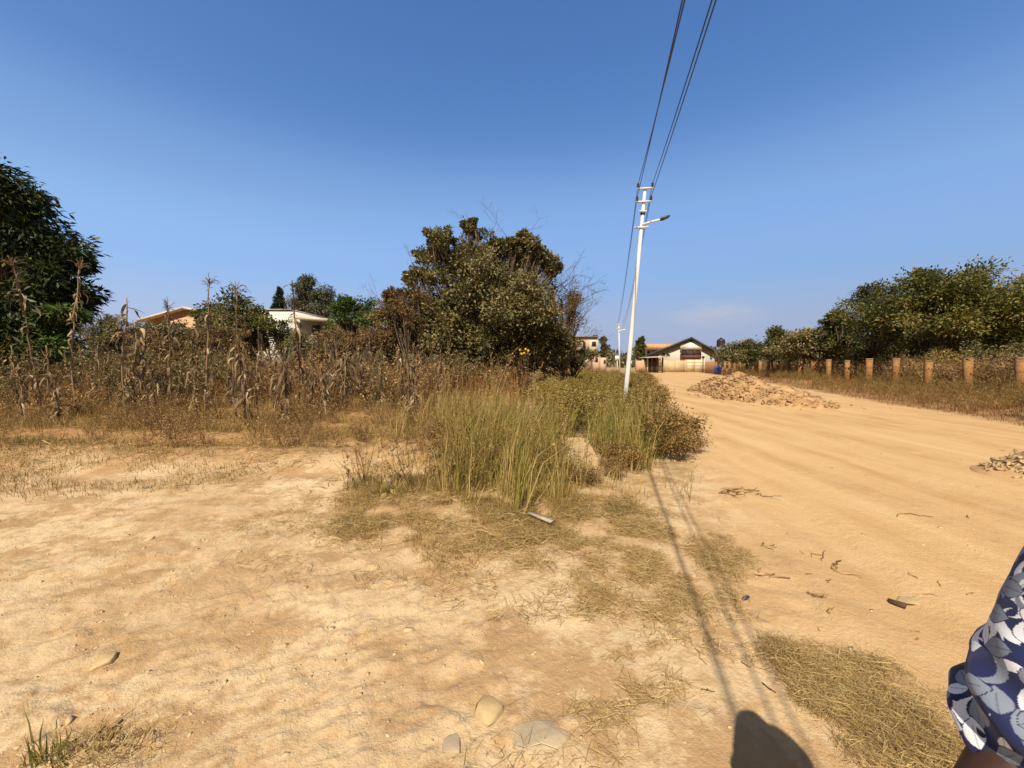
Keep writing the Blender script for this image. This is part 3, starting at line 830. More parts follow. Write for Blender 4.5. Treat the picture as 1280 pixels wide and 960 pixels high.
for k in range(19):
    y = 16.0 + 2.4 * k; x = float(fenceX(y)); z = h1(x, y)
    z = min(z, 0.25); top = 1.75 + 0.07 * math.sin(k * 2.3) + 0.04 * math.sin(k * 5.1); hgt = top - z
    lab = ("rightmost brown brick pillar of the roadside fence" if k == 0 else
           "%s brown brick pillar of the roadside fence counting from the right" % ordn[k])
    if pil is None:
        pil = thing("brick_pillar", lab, "pillar", (x, y, z), "brick pillars of the unfinished fence", R(-24))
        w = MB()
        g2 = np.random.default_rng(3)
        nz = 22; zz = np.linspace(-0.2, 1.5, nz)
        w.box(-0.135, 0.135, -0.135, 0.135, -0.25, 1.52); part("shaft", w, M['brick'], pil, local=True)
        w = MB(); w.box(-0.145, 0.15, -0.15, 0.145, 1.522, 1.57); part("cap", w, M['capstone'], pil, local=True)
        o = pil
    else:
        o = copy_thing(pil, (x, y, z), R(-24 + random.uniform(-3, 3)), None, lab)
    o.scale = (random.uniform(0.9, 1.12), random.uniform(0.9, 1.12), hgt / 1.57); o.rotation_euler.x = R(random.uniform(-1.6, 1.6)); o.rotation_euler.y = R(random.uniform(-1.6, 1.6))
M['wire'] = mat_wear("cable_rubber", (0.05, 0.052, 0.062), (0.07, 0.072, 0.082), 5, 0.6, 0.3, 0)
for k, zf in enumerate((1.62, 1.15)):
    w = MB()
    ys = np.linspace(13.6, 59.2, 80)
    w.tube(np.stack([fenceX(ys) - 0.19, ys, zf + 0.03 * np.sin(ys * 2.6)], -1), 0.006, 4)
    single("fence_wire", w, M['rust'], ["upper thin steel wire strung along the brick pillars", "lower thin steel wire strung along the brick pillars"][k], "wire")

# ------------------------------------------------------------------ utility pole, its wires, the next pole
M['galv'] = mat_wear("white_painted_steel", (0.66, 0.66, 0.65), (0.76, 0.76, 0.75), 4, 0.45, 0.4, 0.05)
M['insul'] = mat_wear("brown_porcelain", (0.06, 0.045, 0.045), (0.10, 0.07, 0.06), 4, 0.3, 0.5, 0)
M['lens'] = mat_wear("lamp_lens", (0.30, 0.20, 0.10), (0.40, 0.28, 0.15), 5, 0.25, 0.5, 0)
M['lamp'] = mat_wear("lamp_housing", (0.035, 0.035, 0.04), (0.055, 0.055, 0.06), 5, 0.5, 0.4, 0)
DP = 10.0
ptop = at(806.5, 234, DP); pvis = at(782.5, 487, DP)
dirp = (ptop - pvis); zb = h1(pvis[0], DP) - 0.1
pbase = pvis - dirp * (pvis[2] - zb) / dirp[2]
up = thing("utility_pole", "leaning white steel utility pole with cross arms and a street lamp among the weeds", "utility pole", pbase)
def pp(py): return pbase + dirp * (at(640, py, DP)[2] - pbase[2]) / dirp[2]
w = MB(); w.tube([pbase, pp(470), pp(380), pp(285), pp(284.5), pp(236)], [0.062, 0.058, 0.052, 0.046, 0.042, 0.038], 14); part("pole_shaft", w, M['galv'], up, smooth=True)
ax = np.array([math.cos(R(-15)), math.sin(R(-15)), -0.0]); fw = np.array([math.sin(R(15)), math.cos(R(15)), 0])
arms = []
for (py, hw, dy) in ((236, 0.19, 0), (252.5, 0.185, -0.01), (264.5, 0.09, 0), (284.5, 0.17, 0)):
    c = pp(py) - fw * 0.052
    a, b = c - ax * hw, c + ax * hw
    a[2] -= 0.0; b[2] -= 0.02
    w = MB()
    for u_ in (0,):
        P = [a, b]; w.tube(P, 0.030, 4)
    arm = part("cross_arm", w, M['galv'], up)
    if py < 260:
        for e in (a + ax * 0.02, b - ax * 0.02):
            w = MB(); zs = np.array([0.02, 0.05, 0.075, 0.10, 0.125, 0.14])
            w.tube(e + np.array([0, 0, 1]) * zs[:, None], [0.016, 0.040, 0.026, 0.040, 0.024, 0.014], 10); part("insulator", w, M['insul'], arm)
            arms.append(e + np.array([0, 0, 0.11]))
w = MB(); c = pp(266.5); w.tube([c - np.array([0, 0, 0.035]), c + np.array([0, 0, 0.03])], 0.062, 10); part("clamp", w, M['lamp'], up)
la = pp(281.5) - fw * 0.03; lb = at(826.5, 274.2, DP - 0.12)
w = MB(); w.tube([la, la * 0.5 + lb * 0.5 + np.array([0, 0, 0.01]), lb], [0.030, 0.027, 0.025], 10); part("lamp_arm", w, M['galv'], up)
dl = unit(at(836.5, 270.3, DP - 0.14) - lb); sd = unit(np.cross(dl, [0, 0, 1])); un = np.cross(sd, dl)
w = MB(); Ls = np.array([-0.03, 0.02, 0.06, 0.16, 0.22]); ws = np.array([0.03, 0.045, 0.062, 0.06, 0.035]); hs_ = np.array([0.022, 0.03, 0.032, 0.025, 0.012])
Vh = []
for l, a, b in zip(Ls, ws, hs_):
    for (sa_, sb_) in ((-1, -1), (1, -1), (1, 1), (0.6, 1.3), (-0.6, 1.3), (-1, 1)): Vh.append(lb + dl * l + sd * a * sa_ + un * b * sb_)
Qh = [(i_ * 6 + q, i_ * 6 + (q + 1) % 6, i_ * 6 + 6 + (q + 1) % 6, i_ * 6 + 6 + q) for i_ in range(4) for q in range(6)]
Th = [(0, q + 1, q) for q in range(1, 5)] + [(24, 24 + q, 24 + q + 1) for q in range(1, 5)]
w.add(Vh, Th, Qh); lh = part("lamp_head", w, M['lamp'], up)
w = MB(); Vl = [lb + dl * l + sd * a * s_ - un * 0.037 for l, a in ((0.06, 0.05), (0.17, 0.045)) for s_ in (-1, 1)]
Vl += [v + un * 0.004 for v in Vl]
w.add(Vl, None, [(0, 1, 3, 2), (4, 6, 7, 5), (0, 4, 5, 1), (2, 3, 7, 6), (0, 2, 6, 4), (1, 5, 7, 3)]); part("lens", w, M['lens'], lh)

# next pole along the track and more far lamp posts
DP2 = 46.0
p2 = at(775, 455, DP2); p2[2] = 0
sp = thing("street_lamp_pole", "distant white street lamp pole with short arm beyond the utility pole", "street lamp", p2)
w = MB(); t2 = at(773.5, 405, DP2); w.tube([p2, t2], [0.075, 0.055], 10); part("pole_shaft", w, M['galv'], sp)
w = MB(); a2 = at(773.8, 414.5, DP2 - 0.1); b2 = at(778.5, 412.3, DP2 - 0.2); w.tube([a2, b2], 0.05, 8); part("lamp_arm", w, M['galv'], sp)
w = MB(); w.box(b2[0], b2[0] + 0.32, b2[1] - 0.1, b2[1] + 0.1, b2[2] - 0.05, b2[2] + 0.06); part("lamp_head", w, M['galv'], sp)
for z in (0, 0.45):
    w = MB(); c = t2 - np.array([0, 0, 0.05 + z]); w.box(c[0] - 0.35, c[0] + 0.35, c[1] - 0.12, c[1] - 0.07, c[2] - 0.03, c[2] + 0.03); part("cross_arm", w, M['galv'], sp)

vpd = ray(768, 360); vpd = vpd / vpd[1]
wl = ["upper left overhead wire running from the utility pole out over the weeds", "upper right overhead wire running from the utility pole out over the track",
      "lower left overhead wire running from the utility pole out over the weeds", "lower right overhead wire running from the utility pole out over the track"]
tgt = [(856, 0), (890, 0), (853, 0), (895, 0)]
for k, e in enumerate(arms):
    # catenary: steep near the pole, levelling overhead, on past the camera to the pole behind
    ys = np.linspace(0, 27, 60)
    d = ray(*tgt[k]); d = d / d[1]
    # horizontal heading: along the line of poles; height from a catenary through the seen slope
    y_at = 3.6
    p1 = np.array([d[0] * y_at, y_at, CAM_Z + d[2] * y_at])
    dy = e[1] - y_at
    sx = (p1[0] - e[0]) / dy; sz = (p1[2] - e[2]) / dy      # per metre towards the camera
    s0 = sz * 1.12
    c2 = -(sz - s0) / dy
    z = e[2] + s0 * ys - c2 * -1 * 0 + (sz - s0) / dy * ys ** 2
    z = e[2] + s0 * ys + (sz - s0) / dy * ys ** 2
    x = e[0] + sx * ys
    P = np.stack([x, e[1] - ys, z], -1)[::-1]
    # onward span to the far pole
    far_e = np.array([t2[0] + (-0.3 if k % 2 == 0 else 0.3), t2[1], t2[2] - (0.0 if k < 2 else 0.45)])
    u_ = np.linspace(0, 1, 40)[1:, None]
    Q2 = e * (1 - u_) + far_e * u_; Q2[:, 2] -= (4 * 0.9 * u_ * (1 - u_))[:, 0]
    P = np.concatenate([P, Q2])
    w = MB(); w.tube(P, 0.0070, 6)
    single("overhead_wire", w, M['wire'], wl[k], "wire", group="wires on the utility pole", smooth=True)

# ------------------------------------------------------------------ rubble heaps
M['stone'] = mat_wear("rubble_stone", (0.27, 0.165, 0.08), (0.50, 0.34, 0.18), 2.2, 0.95, 0.1, 0.6, 18)
M['stonegrey'] = mat_wear("pale_stone", (0.34, 0.25, 0.13), (0.54, 0.41, 0.23), 3.5, 0.95, 0.1, 0.5, 18)
M['slabstone'] = mat_wear("weathered_slab", (0.33, 0.27, 0.185), (0.47, 0.37, 0.235), 4.5, 0.95, 0.1, 0.6, 22)
M['soilheap'] = mat_wear("soil_heap", (0.34, 0.20, 0.095), (0.50, 0.33, 0.17), 2.5, 0.95, 0.1, 0.7, 12)


def hull(g, sx, sy, sz, n=11, p=7.0):
    d = unit(g.normal(size=(n, 3))); d = np.sign(d) * np.abs(d) ** (2.0 / p); d /= (np.abs(d) ** p).sum(1, keepdims=True) ** (1 / p)
    pts = d * np.array([sx, sy, sz]) * 0.5 * g.uniform(0.8, 1.1, (n, 1))
    bm = bmesh.new()
    for p_ in pts: bm.verts.new(p_)
    r = bmesh.ops.convex_hull(bm, input=bm.verts)
    bmesh.ops.delete(bm, geom=[v for v in bm.verts if not v.link_faces], context='VERTS')
    bmesh.ops.triangulate(bm, faces=bm.faces)
    bm.verts.index_update()
    V = np.array([v.co[:] for v in bm.verts]); T = np.array([[v.index for v in f.verts] for f in bm.faces])
    bm.free(); return V, T


def rot3(g):
    q = unit(g.normal(size=4)); w_, x, y, z = q
    return np.array([[1 - 2 * (y * y + z * z), 2 * (x * y - z * w_), 2 * (x * z + y * w_)], [2 * (x * y + z * w_), 1 - 2 * (x * x + z * z), 2 * (y * z - x * w_)], [2 * (x * z - y * w_), 2 * (y * z + x * w_), 1 - 2 * (x * x + y * y)]])


def heap_h(x, y, bumps):
    z = 0
    for (cx, cy, rx, ry, a, hh) in bumps:
        u = (x - cx) * math.cos(a) + (y - cy) * math.sin(a); v = -(x - cx) * math.sin(a) + (y - cy) * math.cos(a)
        z = np.maximum(z, hh * np.maximum(0, 1 - np.hypot(u / rx, v / ry)) ** 0.9)
    return z


def heap(name, label, bumps, stone_n, size, seed, big):
    g = np.random.default_rng(seed)
    x0 = min(b[0] - max(b[2:4]) for b in bumps); x1 = max(b[0] + max(b[2:4]) for b in bumps)
    y0 = min(b[1] - max(b[2:4]) for b in bumps); y1 = max(b[1] + max(b[2:4]) for b in bumps)
    n = 150
    X, Y = np.meshgrid(np.linspace(x0, x1, n), np.linspace(y0, y1, n)); hh = heap_h(X, Y, bumps)
    Z = H(X.ravel(), Y.ravel()).reshape(n, n) + hh + np.where(hh > 0, 0.16 * (fbm(X * 2.2, Y * 2.2, 4, 70) - 0.5) * np.minimum(1, hh * 4), -0.03)
    i_ = np.arange(n - 1)[:, None] * n; j_ = np.arange(n - 1)[None]
    Q = np.stack([i_ + j_, i_ + j_ + 1, i_ + n + j_ + 1, i_ + n + j_], -1).reshape(-1, 4)
    keep = hh.ravel()[Q].max(1) > 0
    w = MB(); w.add(np.stack([X, Y, Z], -1), None, Q[keep])
    root = single(name, w, M['soilheap'], label, "heap", smooth=True)
    mb = MB(); outs = []
    shapes = [hull(g, *(np.array([1, g.uniform(.4, .85), g.uniform(.22, .5)])), n=9) for _ in range(14)]
    c = 0; tries = 0
    while c < stone_n + big and tries < 40000:
        tries += 1
        x, y = g.uniform(x0, x1), g.uniform(y0, y1)
        h_ = float(heap_h(np.array(x), np.array(y), bumps))
        edge = 0.03 < h_ or g.random() < 0.04
        if not edge or (h_ <= 0 and g.random() < 0.6): continue
        isbig = c < big
        s = size * (g.uniform(1.15, 1.8) if isbig else g.uniform(0.35, 1.1))
        V, T = shapes[g.integers(14)]
        tilt = rot3(g) if g.random() < 0.6 else np.array(Matrix.Rotation(g.random() * 6.28, 3, 'Z') @ Matrix.Rotation(g.normal() * 0.5, 3, 'X'))
        z = h1(x, y) + h_ + s * 0.06
        if isbig: outs.append((s, V, T, tilt, x, y, z))
        else: mb.add(V * s @ tilt.T + np.array([x, y, z]), T, None, g.random())
        c += 1
    return root, mb, outs


bumpsA = [(10.2, 14.5, 1.7, 1.05, 1.9, 0.66), (10.1, 16.4, 1.9, 1.3, 1.6, 0.96), (10.6, 18.2, 2.1, 1.4, 1.5, 1.12), (10.7, 20.4, 2.1, 1.3, 1.4, 0.80), (10.7, 13.6, 0.9, 0.6, 0.2, 0.2)]
ra, mbA, outA = heap("soil_heap", "long heap of brown soil and broken stone on the far side of the track", bumpsA, 2300, 0.18, 5, 190)
stuff("rubble", mbA, M['stone'], "broken brick and stone rubble covering the long soil heap", "rubble")
bumpsB = [(7.75, 5.2, 0.95, 0.8, 0.2, 0.52), (7.1, 5.35, 0.5, 0.42, 0.0, 0.13)]
rb_, mbB, outB = heap("soil_heap", "small pale heap of chips and soil at the right edge of the track", bumpsB, 800, 0.10, 6, 40)
stuff("stone_chips", mbB, M['stonegrey'], "small stone chips covering the small heap at the right edge", "rubble")
cache = {}
for outs, lab, grp, mt in ((outA, "large angular broken stone on the long rubble heap", "stones of the long rubble heap", 'stone'),
                           (outB, "flat angular stone on the small heap at the right edge", "stones of the small heap", 'stonegrey')):
    for (s, V, T, tilt, x, y, z) in outs:
        key = (id(V), mt)
        if key not in cache:
            cache[key] = MB().add(V, T).mesh("rubble_stone", M[mt])
        o = bpy.data.objects.new("rubble_stone", cache[key]); COL.objects.link(o)
        o.matrix_world = Matrix.Translation((x, y, z)) @ Matrix(tilt.tolist()).to_4x4() @ Matrix.Scale(s, 4)
        tag(o, lab, "stone", grp)

# ------------------------------------------------------------------ trees
mango = px_lobes([(-50, 285, 80, 60), (5, 255, 48, 42), (42, 262, 30, 28), (60, 300, 42, 34), (30, 320, 60, 45), (-60, 370, 90, 60), (88, 322, 24, 24), (85, 355, 30, 30),
                  (96, 385, 22, 22), (20, 380, 60, 40), (-20, 225, 40, 24), (-120, 300, 60, 80), (10, 420, 50, 22), (70, 400, 30, 18)], 14.0, 1.3, 0.5, 1)
mango = [(c + np.array([-0.35, 0, 0]), r) for c, r in mango]
tree("mango_tree", "big dark glossy mango tree at the left edge of the photo", (at(-45, 430, 14.3)[0], 14.3, h1(-19, 14.3)), mango, M['mango'], L=0.30, Wf=0.24, per=30, tips=30,
     trunk_r=0.32, spread=0.30, droop=0.55, tintc=(0.45, 0.2), seed=1, fork=0.5)
ml = px_lobes([(80, 395, 24, 12), (5, 378, 26, 14), (65, 410, 18, 10), (20, 430, 40, 26), (-30, 430, 40, 28), (60, 438, 30, 20)], 12.6, 1.0, 0.4, 2)
tree("mango_sapling", "young light green mango growing low in front of the big dark tree", (at(45, 430, 12.6)[0], 12.6, h1(-15, 12.6)), ml, M['bright'], L=0.30, Wf=0.22, per=26, tips=40,
     trunk_r=0.09, spread=0.25, droop=0.4, tintc=(0.5, 0.25), seed=2, fork=0.3)

shrub = px_lobes([(560, 335, 38, 36), (590, 308, 26, 24), (600, 350, 48, 42), (640, 322, 36, 24), (662, 345, 32, 34), (668, 318, 16, 18), (530, 395, 42, 40), (600, 395, 58, 52), (655, 395, 46, 44),
                  (560, 425, 52, 34), (615, 435, 60, 26), (660, 432, 44, 26), (548, 303, 18, 16), (682, 322, 8, 8), (586, 284, 10, 9), (510, 430, 30, 26), (632, 308, 18, 12), (532, 318, 16, 16), (655, 300, 9, 9), (545, 300, 9, 8), (520, 345, 14, 12), (690, 335, 10, 10), (505, 395, 30, 28), (690, 420, 26, 24)], 16.0, 0.9, 0.45, 3)
tree("large_shrub", "big rounded olive green shrub tree standing in the middle of the weeds", (at(605, 440, 16)[0], 16.0, h1(-1.2, 16)), shrub, M['shrub'], L=0.135, Wf=0.55, per=46, tips=52,
     trunk_r=0.16, stems=5, spread=0.22, droop=0.1, tintc=(0.45, 0.24), twig_r=0.011, bare=10, seed=3, fork=0.35)
shr2 = px_lobes([(497, 398, 22, 32), (512, 382, 26, 24), (485, 420, 18, 28), (515, 425, 26, 28), (492, 372, 12, 12)], 15.0, 0.9, 0.3, 4)
tree("brown_shrub", "half bare brown leaved shrub on the left side of the big shrub", (at(505, 440, 15)[0], 15.0, h1(-4.2, 15)), shr2, M['shrubbrown'], L=0.10, Wf=0.45, per=34, tips=62,
     trunk_r=0.09, stems=4, spread=0.22, droop=0.1, tintc=(0.45, 0.25), twig_r=0.009, bare=16, seed=4, fork=0.3, cat="shrub")
shr3 = px_lobes([(702, 372, 20, 24), (690, 400, 28, 32), (708, 410, 20, 30), (714, 382, 13, 18), (700, 432, 24, 18)], 16.5, 0.9, 0.3, 5)
tree("brown_shrub", "feathery reddish brown shrub on the right side of the big shrub", (at(690, 445, 16.5)[0], 16.5, h1(1.7, 16.5)), shr3, M['shrubbrown'], L=0.085, Wf=0.4, per=20, tips=80,
     trunk_r=0.045, stems=6, spread=0.24, droop=0.05, tintc=(0.5, 0.25), twig_r=0.013, bare=70, bare_len=0.62, seed=5, fork=0.3, cat="shrub")
shr4 = px_lobes([(690, 452, 34, 14), (660, 452, 24, 16), (715, 440, 18, 14), (730, 448, 18, 12)], 18.0, 0.9, 0.3, 6)
tree("olive_shrub", "low olive shrub at the foot of the big shrub on its right", (at(695, 455, 18)[0], 18.0, h1(2.0, 18)), shr4, M['shrub'], L=0.12, Wf=0.5, per=22, tips=70,
     trunk_r=0.06, stems=3, spread=0.2, droop=0.05, tintc=(0.6, 0.2), twig_r=0.009, seed=6, fork=0.3, cat="shrub")

rt = [("tallest spreading green tree behind the right end of the fence", 26, [(1165, 362, 40, 22), (1200, 365, 40, 26), (1180, 395, 60, 32), (1140, 380, 30, 24), (1215, 350, 16, 10), (1150, 348, 20, 9), (1190, 420, 70, 28)], 'green', 0.0),
      ("green tree with two crowns left of the tallest tree behind the fence", 30, [(1090, 372, 26, 15), (1110, 385, 34, 26), (1085, 400, 28, 26), (1120, 415, 40, 26), (1100, 432, 40, 18)], 'green', -0.05),
      ("yellowish green tree at the right edge of the photo behind the fence", 25, [(1250, 375, 34, 24), (1275, 372, 40, 30), (1290, 400, 60, 40), (1245, 415, 40, 30), (1310, 370, 40, 40)], 'green', 0.14),
      ("small rounded green tree behind the fence left of the two crowned tree", 34, [(1050, 402, 16, 13), (1062, 418, 22, 16), (1048, 428, 22, 14)], 'green', -0.05),
      ("dull brownish tree with a flat top behind the middle of the fence", 36, [(1010, 422, 22, 11), (1025, 418, 16, 8), (1000, 436, 30, 13), (1030, 438, 26, 12)], 'shrub', 0.1),
      ("dark green tree behind the middle of the fence beside the flat topped one", 40, [(968, 422, 12, 11), (984, 426, 16, 14), (975, 438, 24, 11)], 'green', -0.1),
      ("low dark tree at the far end of the fence near the water tank", 48, [(925, 436, 18, 8), (942, 434, 14, 9), (910, 442, 12, 8), (935, 444, 28, 8)], 'shrub', 0.0)]
for q, (lab, Y, spec, mt, lt) in enumerate(rt):
    lb_ = px_lobes(spec, Y, 1.0, 0.5, 20 + q); bx = at(np.mean([s_[0] for s_ in spec]), 440, Y)[0]
    tree("roadside_tree", lab, (bx, Y, h1(bx, Y)), lb_, M[mt], L=0.21 if Y < 33 else 0.30, Wf=0.5, per=30, tips=26 if Y < 33 else 16, trunk_r=0.17, stems=2, spread=0.36,
         droop=0.15, tintc=(0.45 + lt, 0.22), seed=20 + q, fork=0.4, group="trees behind the fence", twig_r=0.016)
# bushes filling behind the pillars
bush_l = ["brown green bush behind the pillars at the right end", "dry bush behind the second and third pillars", "green bush behind the fourth pillar", "dark bush behind the sixth pillar",
          "brown bush behind the eighth pillar", "dark green bush behind the tenth pillar", "low bush behind the twelfth and later pillars"]
for q, (px, Y, s_) in enumerate(((1262, 21.0, 46), (1190, 23.5, 40), (1140, 27, 36), (1095, 31, 30), (1050, 37, 28), (1005, 44, 26), (955, 53, 26))):
    g = np.random.default_rng(q)
    spec = [(px + g.uniform(-s_, s_) * 0.8, g.uniform(448, 468), s_ * 0.55, 18) for _ in range(6)]
    bx = at(px, 450, Y)[0]
    tree("fence_bush", bush_l[q], (bx, Y, h1(bx, Y)), px_lobes(spec, Y, 0.8, 0.2, q), M[('shrub', 'weed', 'green', 'shrub', 'shrubbrown', 'shrub', 'shrub')[q]], L=0.16 if Y < 30 else 0.26, Wf=0.45, per=20,
         tips=44 if Y < 30 else 22, trunk_r=0.06, stems=4, spread=0.25, tintc=(0.42, 0.24), seed=40 + q, cat="bush", group="bushes behind the fence", fork=0.3)

# left background trees
tree("background_tree", "rounded olive green tree left of the white house", (at(290, 420, 28)[0], 28, 0.3), px_lobes([(290, 385, 26, 18), (272, 395, 22, 16), (310, 395, 20, 16), (290, 405, 40, 16)], 28, 1, 0.4, 60), M['green'],
     L=0.26, Wf=0.5, per=22, tips=24, trunk_r=0.15, spread=0.35, tintc=(0.4, 0.2), seed=60)
con = []
for k in range(9):
    f_ = k / 8; con.append((349.5, 366 + f_ * 40, 2 + 10.5 * f_, 5))
tree("conifer_tree", "small dark pointed conifer behind the white house", (at(349, 420, 44)[0], 44, 0.3), px_lobes(con, 44, 1, 0.1, 61), M['conifer'], L=0.28, Wf=0.35, per=30, tips=60, trunk_r=0.14, spread=0.2, droop=0.3, seed=61, fork=0.2)
tree("gum_tree", "tall grey green gum tree behind the white house", (at(392, 420, 42)[0], 42, 0.3), px_lobes([(385, 350, 7, 8), (378, 362, 12, 10), (392, 368, 16, 10), (405, 364, 10, 8), (390, 384, 28, 14), (408, 380, 12, 9), (412, 392, 14, 10), (372, 382, 10, 12)], 42, 1, 0.4, 62), M['gum'],
     L=0.34, Wf=0.3, per=20, tips=17, trunk_r=0.2, spread=0.4, droop=0.5, tintc=(0.5, 0.22), seed=62)
tree("background_tree", "bright green rounded tree right of the white house", (at(443, 420, 30)[0], 30, 0.3), px_lobes([(430, 385, 16, 11), (450, 382, 20, 13), (440, 398, 30, 18), (463, 392, 14, 16), (425, 405, 16, 12)], 30, 1, 0.4, 63), M['bright'],
     L=0.24, Wf=0.5, per=24, tips=28, trunk_r=0.15, spread=0.32, tintc=(0.4, 0.2), seed=63)
tree("tall_cypress", "narrow upright green cypress left of the orange roofed house", (at(800, 450, 63)[0], 63, 0), px_lobes([(800.5, 427, 3.5, 5), (800, 434, 5, 6), (799.5, 442, 6.5, 8)], 63, 1, 0.2, 64), M['green'],
     L=0.34, Wf=0.5, per=24, tips=40, trunk_r=0.12, spread=0.25, tintc=(0.5, 0.2), seed=64)
tree("background_tree", "small bare looking tree just right of the pink building", (at(754, 450, 60)[0], 60, 0), px_lobes([(754, 426, 4, 5), (756, 435, 4, 6), (752, 442, 6, 5)], 60, 1, 0.2, 65), M['shrub'], L=0.34, Wf=0.4, per=14, tips=28, trunk_r=0.1, spread=0.35, seed=65)
bb0 = None
bb = ["dull green bush left of the tan house", "brown green bush before the tan house", "olive bush below the rounded tree", "green bush at the foot of the white house", "brown bush left of the big shrub", "dark bush behind the mango tree's right side",
      "low reddish brown bush before the tan house", "low brown bush between the tan house and the rounded tree", "low olive bush before the side wing of the white house", "low brown bush before the bright green tree"]
for q, (px, py, Y, s_, mt) in enumerate(((165, 418, 24, 30, 'shrub'), (215, 420, 22, 30, 'shrub'), (275, 412, 20, 34, 'shrub'), (335, 415, 21, 26, 'green'), (455, 420, 20, 26, 'shrubbrown'), (120, 412, 30, 22, 'shrub'),
        (200, 428, 15, 44, 'shrubbrown'), (262, 426, 16, 40, 'shrubbrown'), (385, 426, 17, 40, 'shrub'), (440, 428, 15, 40, 'shrubbrown'))):
    g = np.random.default_rng(q + 70)
    spec = [(px + g.uniform(-s_, s_), py + g.uniform(-6, 14), s_ * 0.5, 15) for _ in range(6)]
    bx = at(px, 430, Y)[0]
    tree("field_bush", bb[q], (bx, Y, h1(bx, Y)), px_lobes(spec, Y, 0.9, 0.4, q), M[mt], L=0.10 if Y < 18 else 0.15, Wf=0.4, per=22, tips=40, trunk_r=0.06, stems=4, spread=0.25, tintc=(0.45, 0.24), seed=70 + q, cat="bush", group="bushes beyond the field", fork=0.3)

# far wood along the skyline
mb = MB(); g = np.random.default_rng(90)
n = 52000
a = g.uniform(R(-180), R(180), n); d = g.uniform(105, 190, n)
prof = 2.6 + 4.2 * fbm(a * 22, d * 0.01, 4, 80)
zz = g.random(n) ** 0.7 * prof
leaves(mb, np.stack([np.sin(a) * d, np.cos(a) * d, zz], -1), g.normal(size=(n, 3)), 1.5 * g.uniform(0.6, 1.2, n), 0.9, np.clip(g.normal(0.4, 0.22, n), 0, 1), g=g)
stuff("distant_wood", mb, M['shrub'], "far low wood along the skyline", "wood")

# faint smoke low in the sky beyond the houses
sc_ = at(895, 392, 240)
bm = bmesh.new(); bmesh.ops.create_icosphere(bm, subdivisions=4, radius=1.0)
sm_ = bpy.data.meshes.new("smoke"); bm.to_mesh(sm_); bm.free()
so = bpy.data.objects.new("smoke", sm_); COL.objects.link(so); so.location = sc_; so.scale = (36, 14, 11)
tag(so, "faint pale smoke hanging low in the sky beyond the gabled house", "smoke", None, 'stuff')
t = NT("smoke"); t.t.nodes.remove(t.p)
pv = t.n("ShaderNodeVolumePrincipled"); pv.inputs["Color"].default_value = (0.97, 0.96, 0.94, 1); pv.inputs["Anisotropy"].default_value = -0.35
gr_ = t.n("ShaderNodeTexGradient", gradient_type='SPHERICAL'); t.lk(t.coord(), gr_.inputs[0])
nz_ = t.ramp(t.noise(1.6, 4, 0.6), [(0.38, 0.0), (0.7, 1.0)])
t.lk(t.math('MULTIPLY', t.math('MULTIPLY', gr_.outputs["Fac"], nz_), 0.045), pv.inputs["Density"]); t.lk(pv.outputs[0], t.out.inputs["Volume"])
sm_.materials.append(t.m)

# ------------------------------------------------------------------ field grasses
g = np.random.default_rng(200)
def facc(x, y):
    d = fbm(x * 0.45, y * 0.45, 3, 90)
    return field_mask(x, y) * sst(0.30, 0.58, d + 0.35 * sst(9, 13, y)) * np.minimum(1, (12 / np.maximum(y, 5)) ** 0.8)
xy = scatter(40000, -34, 2.2, 9.6, 28, lambda x, y: facc(x, y) * (np.abs(x) < 1.5 * y + 2) * sst(9.8, 12.5, y), g)
n = len(xy); mb = MB()
hh = g.uniform(0.55, 1.15, n) * (0.7 + 0.8 * fbm(xy[:, 0] * 0.35, xy[:, 1] * 0.35, 3, 33)) * (0.7 + 0.3 * sst(9, 13, xy[:, 1]))
blades(mb, xy, hh, g.uniform(0.006, 0.016, n), g.uniform(0.1, 1.0, n), g.uniform(0, 6.28, n), g.normal(0.42, 0.26, n) + 0.6 * (fbm(xy[:, 0] * 0.6, xy[:, 1] * 0.6, 3, 7) - 0.5), g=g)
stuff("tall_dry_grass", mb, M['redgrass'], "tall reddish brown dry grass filling the field", "grass")

# twiggy dry weeds of the field: one mass
def weed_arrays(g, hgt, leafy, stems=5):
    m = MB()
    for s_ in range(stems):
        a_ = g.uniform(0, 6.28); b_ = np.array([math.cos(a_), math.sin(a_), 0]) * g.uniform(0.01, 0.08)
        tip = b_ * 3 + np.array([math.cos(a_) * 0.25, math.sin(a_) * 0.25, g.uniform(0.7, 1.0)]) * hgt
        _twigs(m, b_, tip, 0.006 * hgt, 1, g)
    n = int(leafy)
    V = m.arrays()[0]
    p = V[g.integers(len(V), size=n)] + g.normal(0, 0.025, (n, 3))
    p = p[p[:, 2] > 0.12 * hgt]; n = len(p)
    leaves(m, p, g.normal(size=(n, 3)) + np.array([0, 0, -0.3]), g.uniform(0.03, 0.085, n), g.uniform(0.015, 0.035, n), np.clip(g.normal(0.5, 0.28, n), 0, 1), g=g)
    return m.arrays()


def plant_mass(mb, protos, xy, sc, g):
    for (x, y), s_ in zip(xy, sc):
        V, T, Q, C = protos[g.integers(len(protos))]
        a_ = g.uniform(0, 6.28); ca, sa = math.cos(a_), math.sin(a_)
        Rz = np.array([[ca, -sa, 0], [sa, ca, 0], [0, 0, 1]])
        mb.add(V @ Rz.T * s_ + np.array([x, y, h1(x, y) - 0.01]), T, Q, np.clip(C + g.normal(0, 0.12), 0, 1))


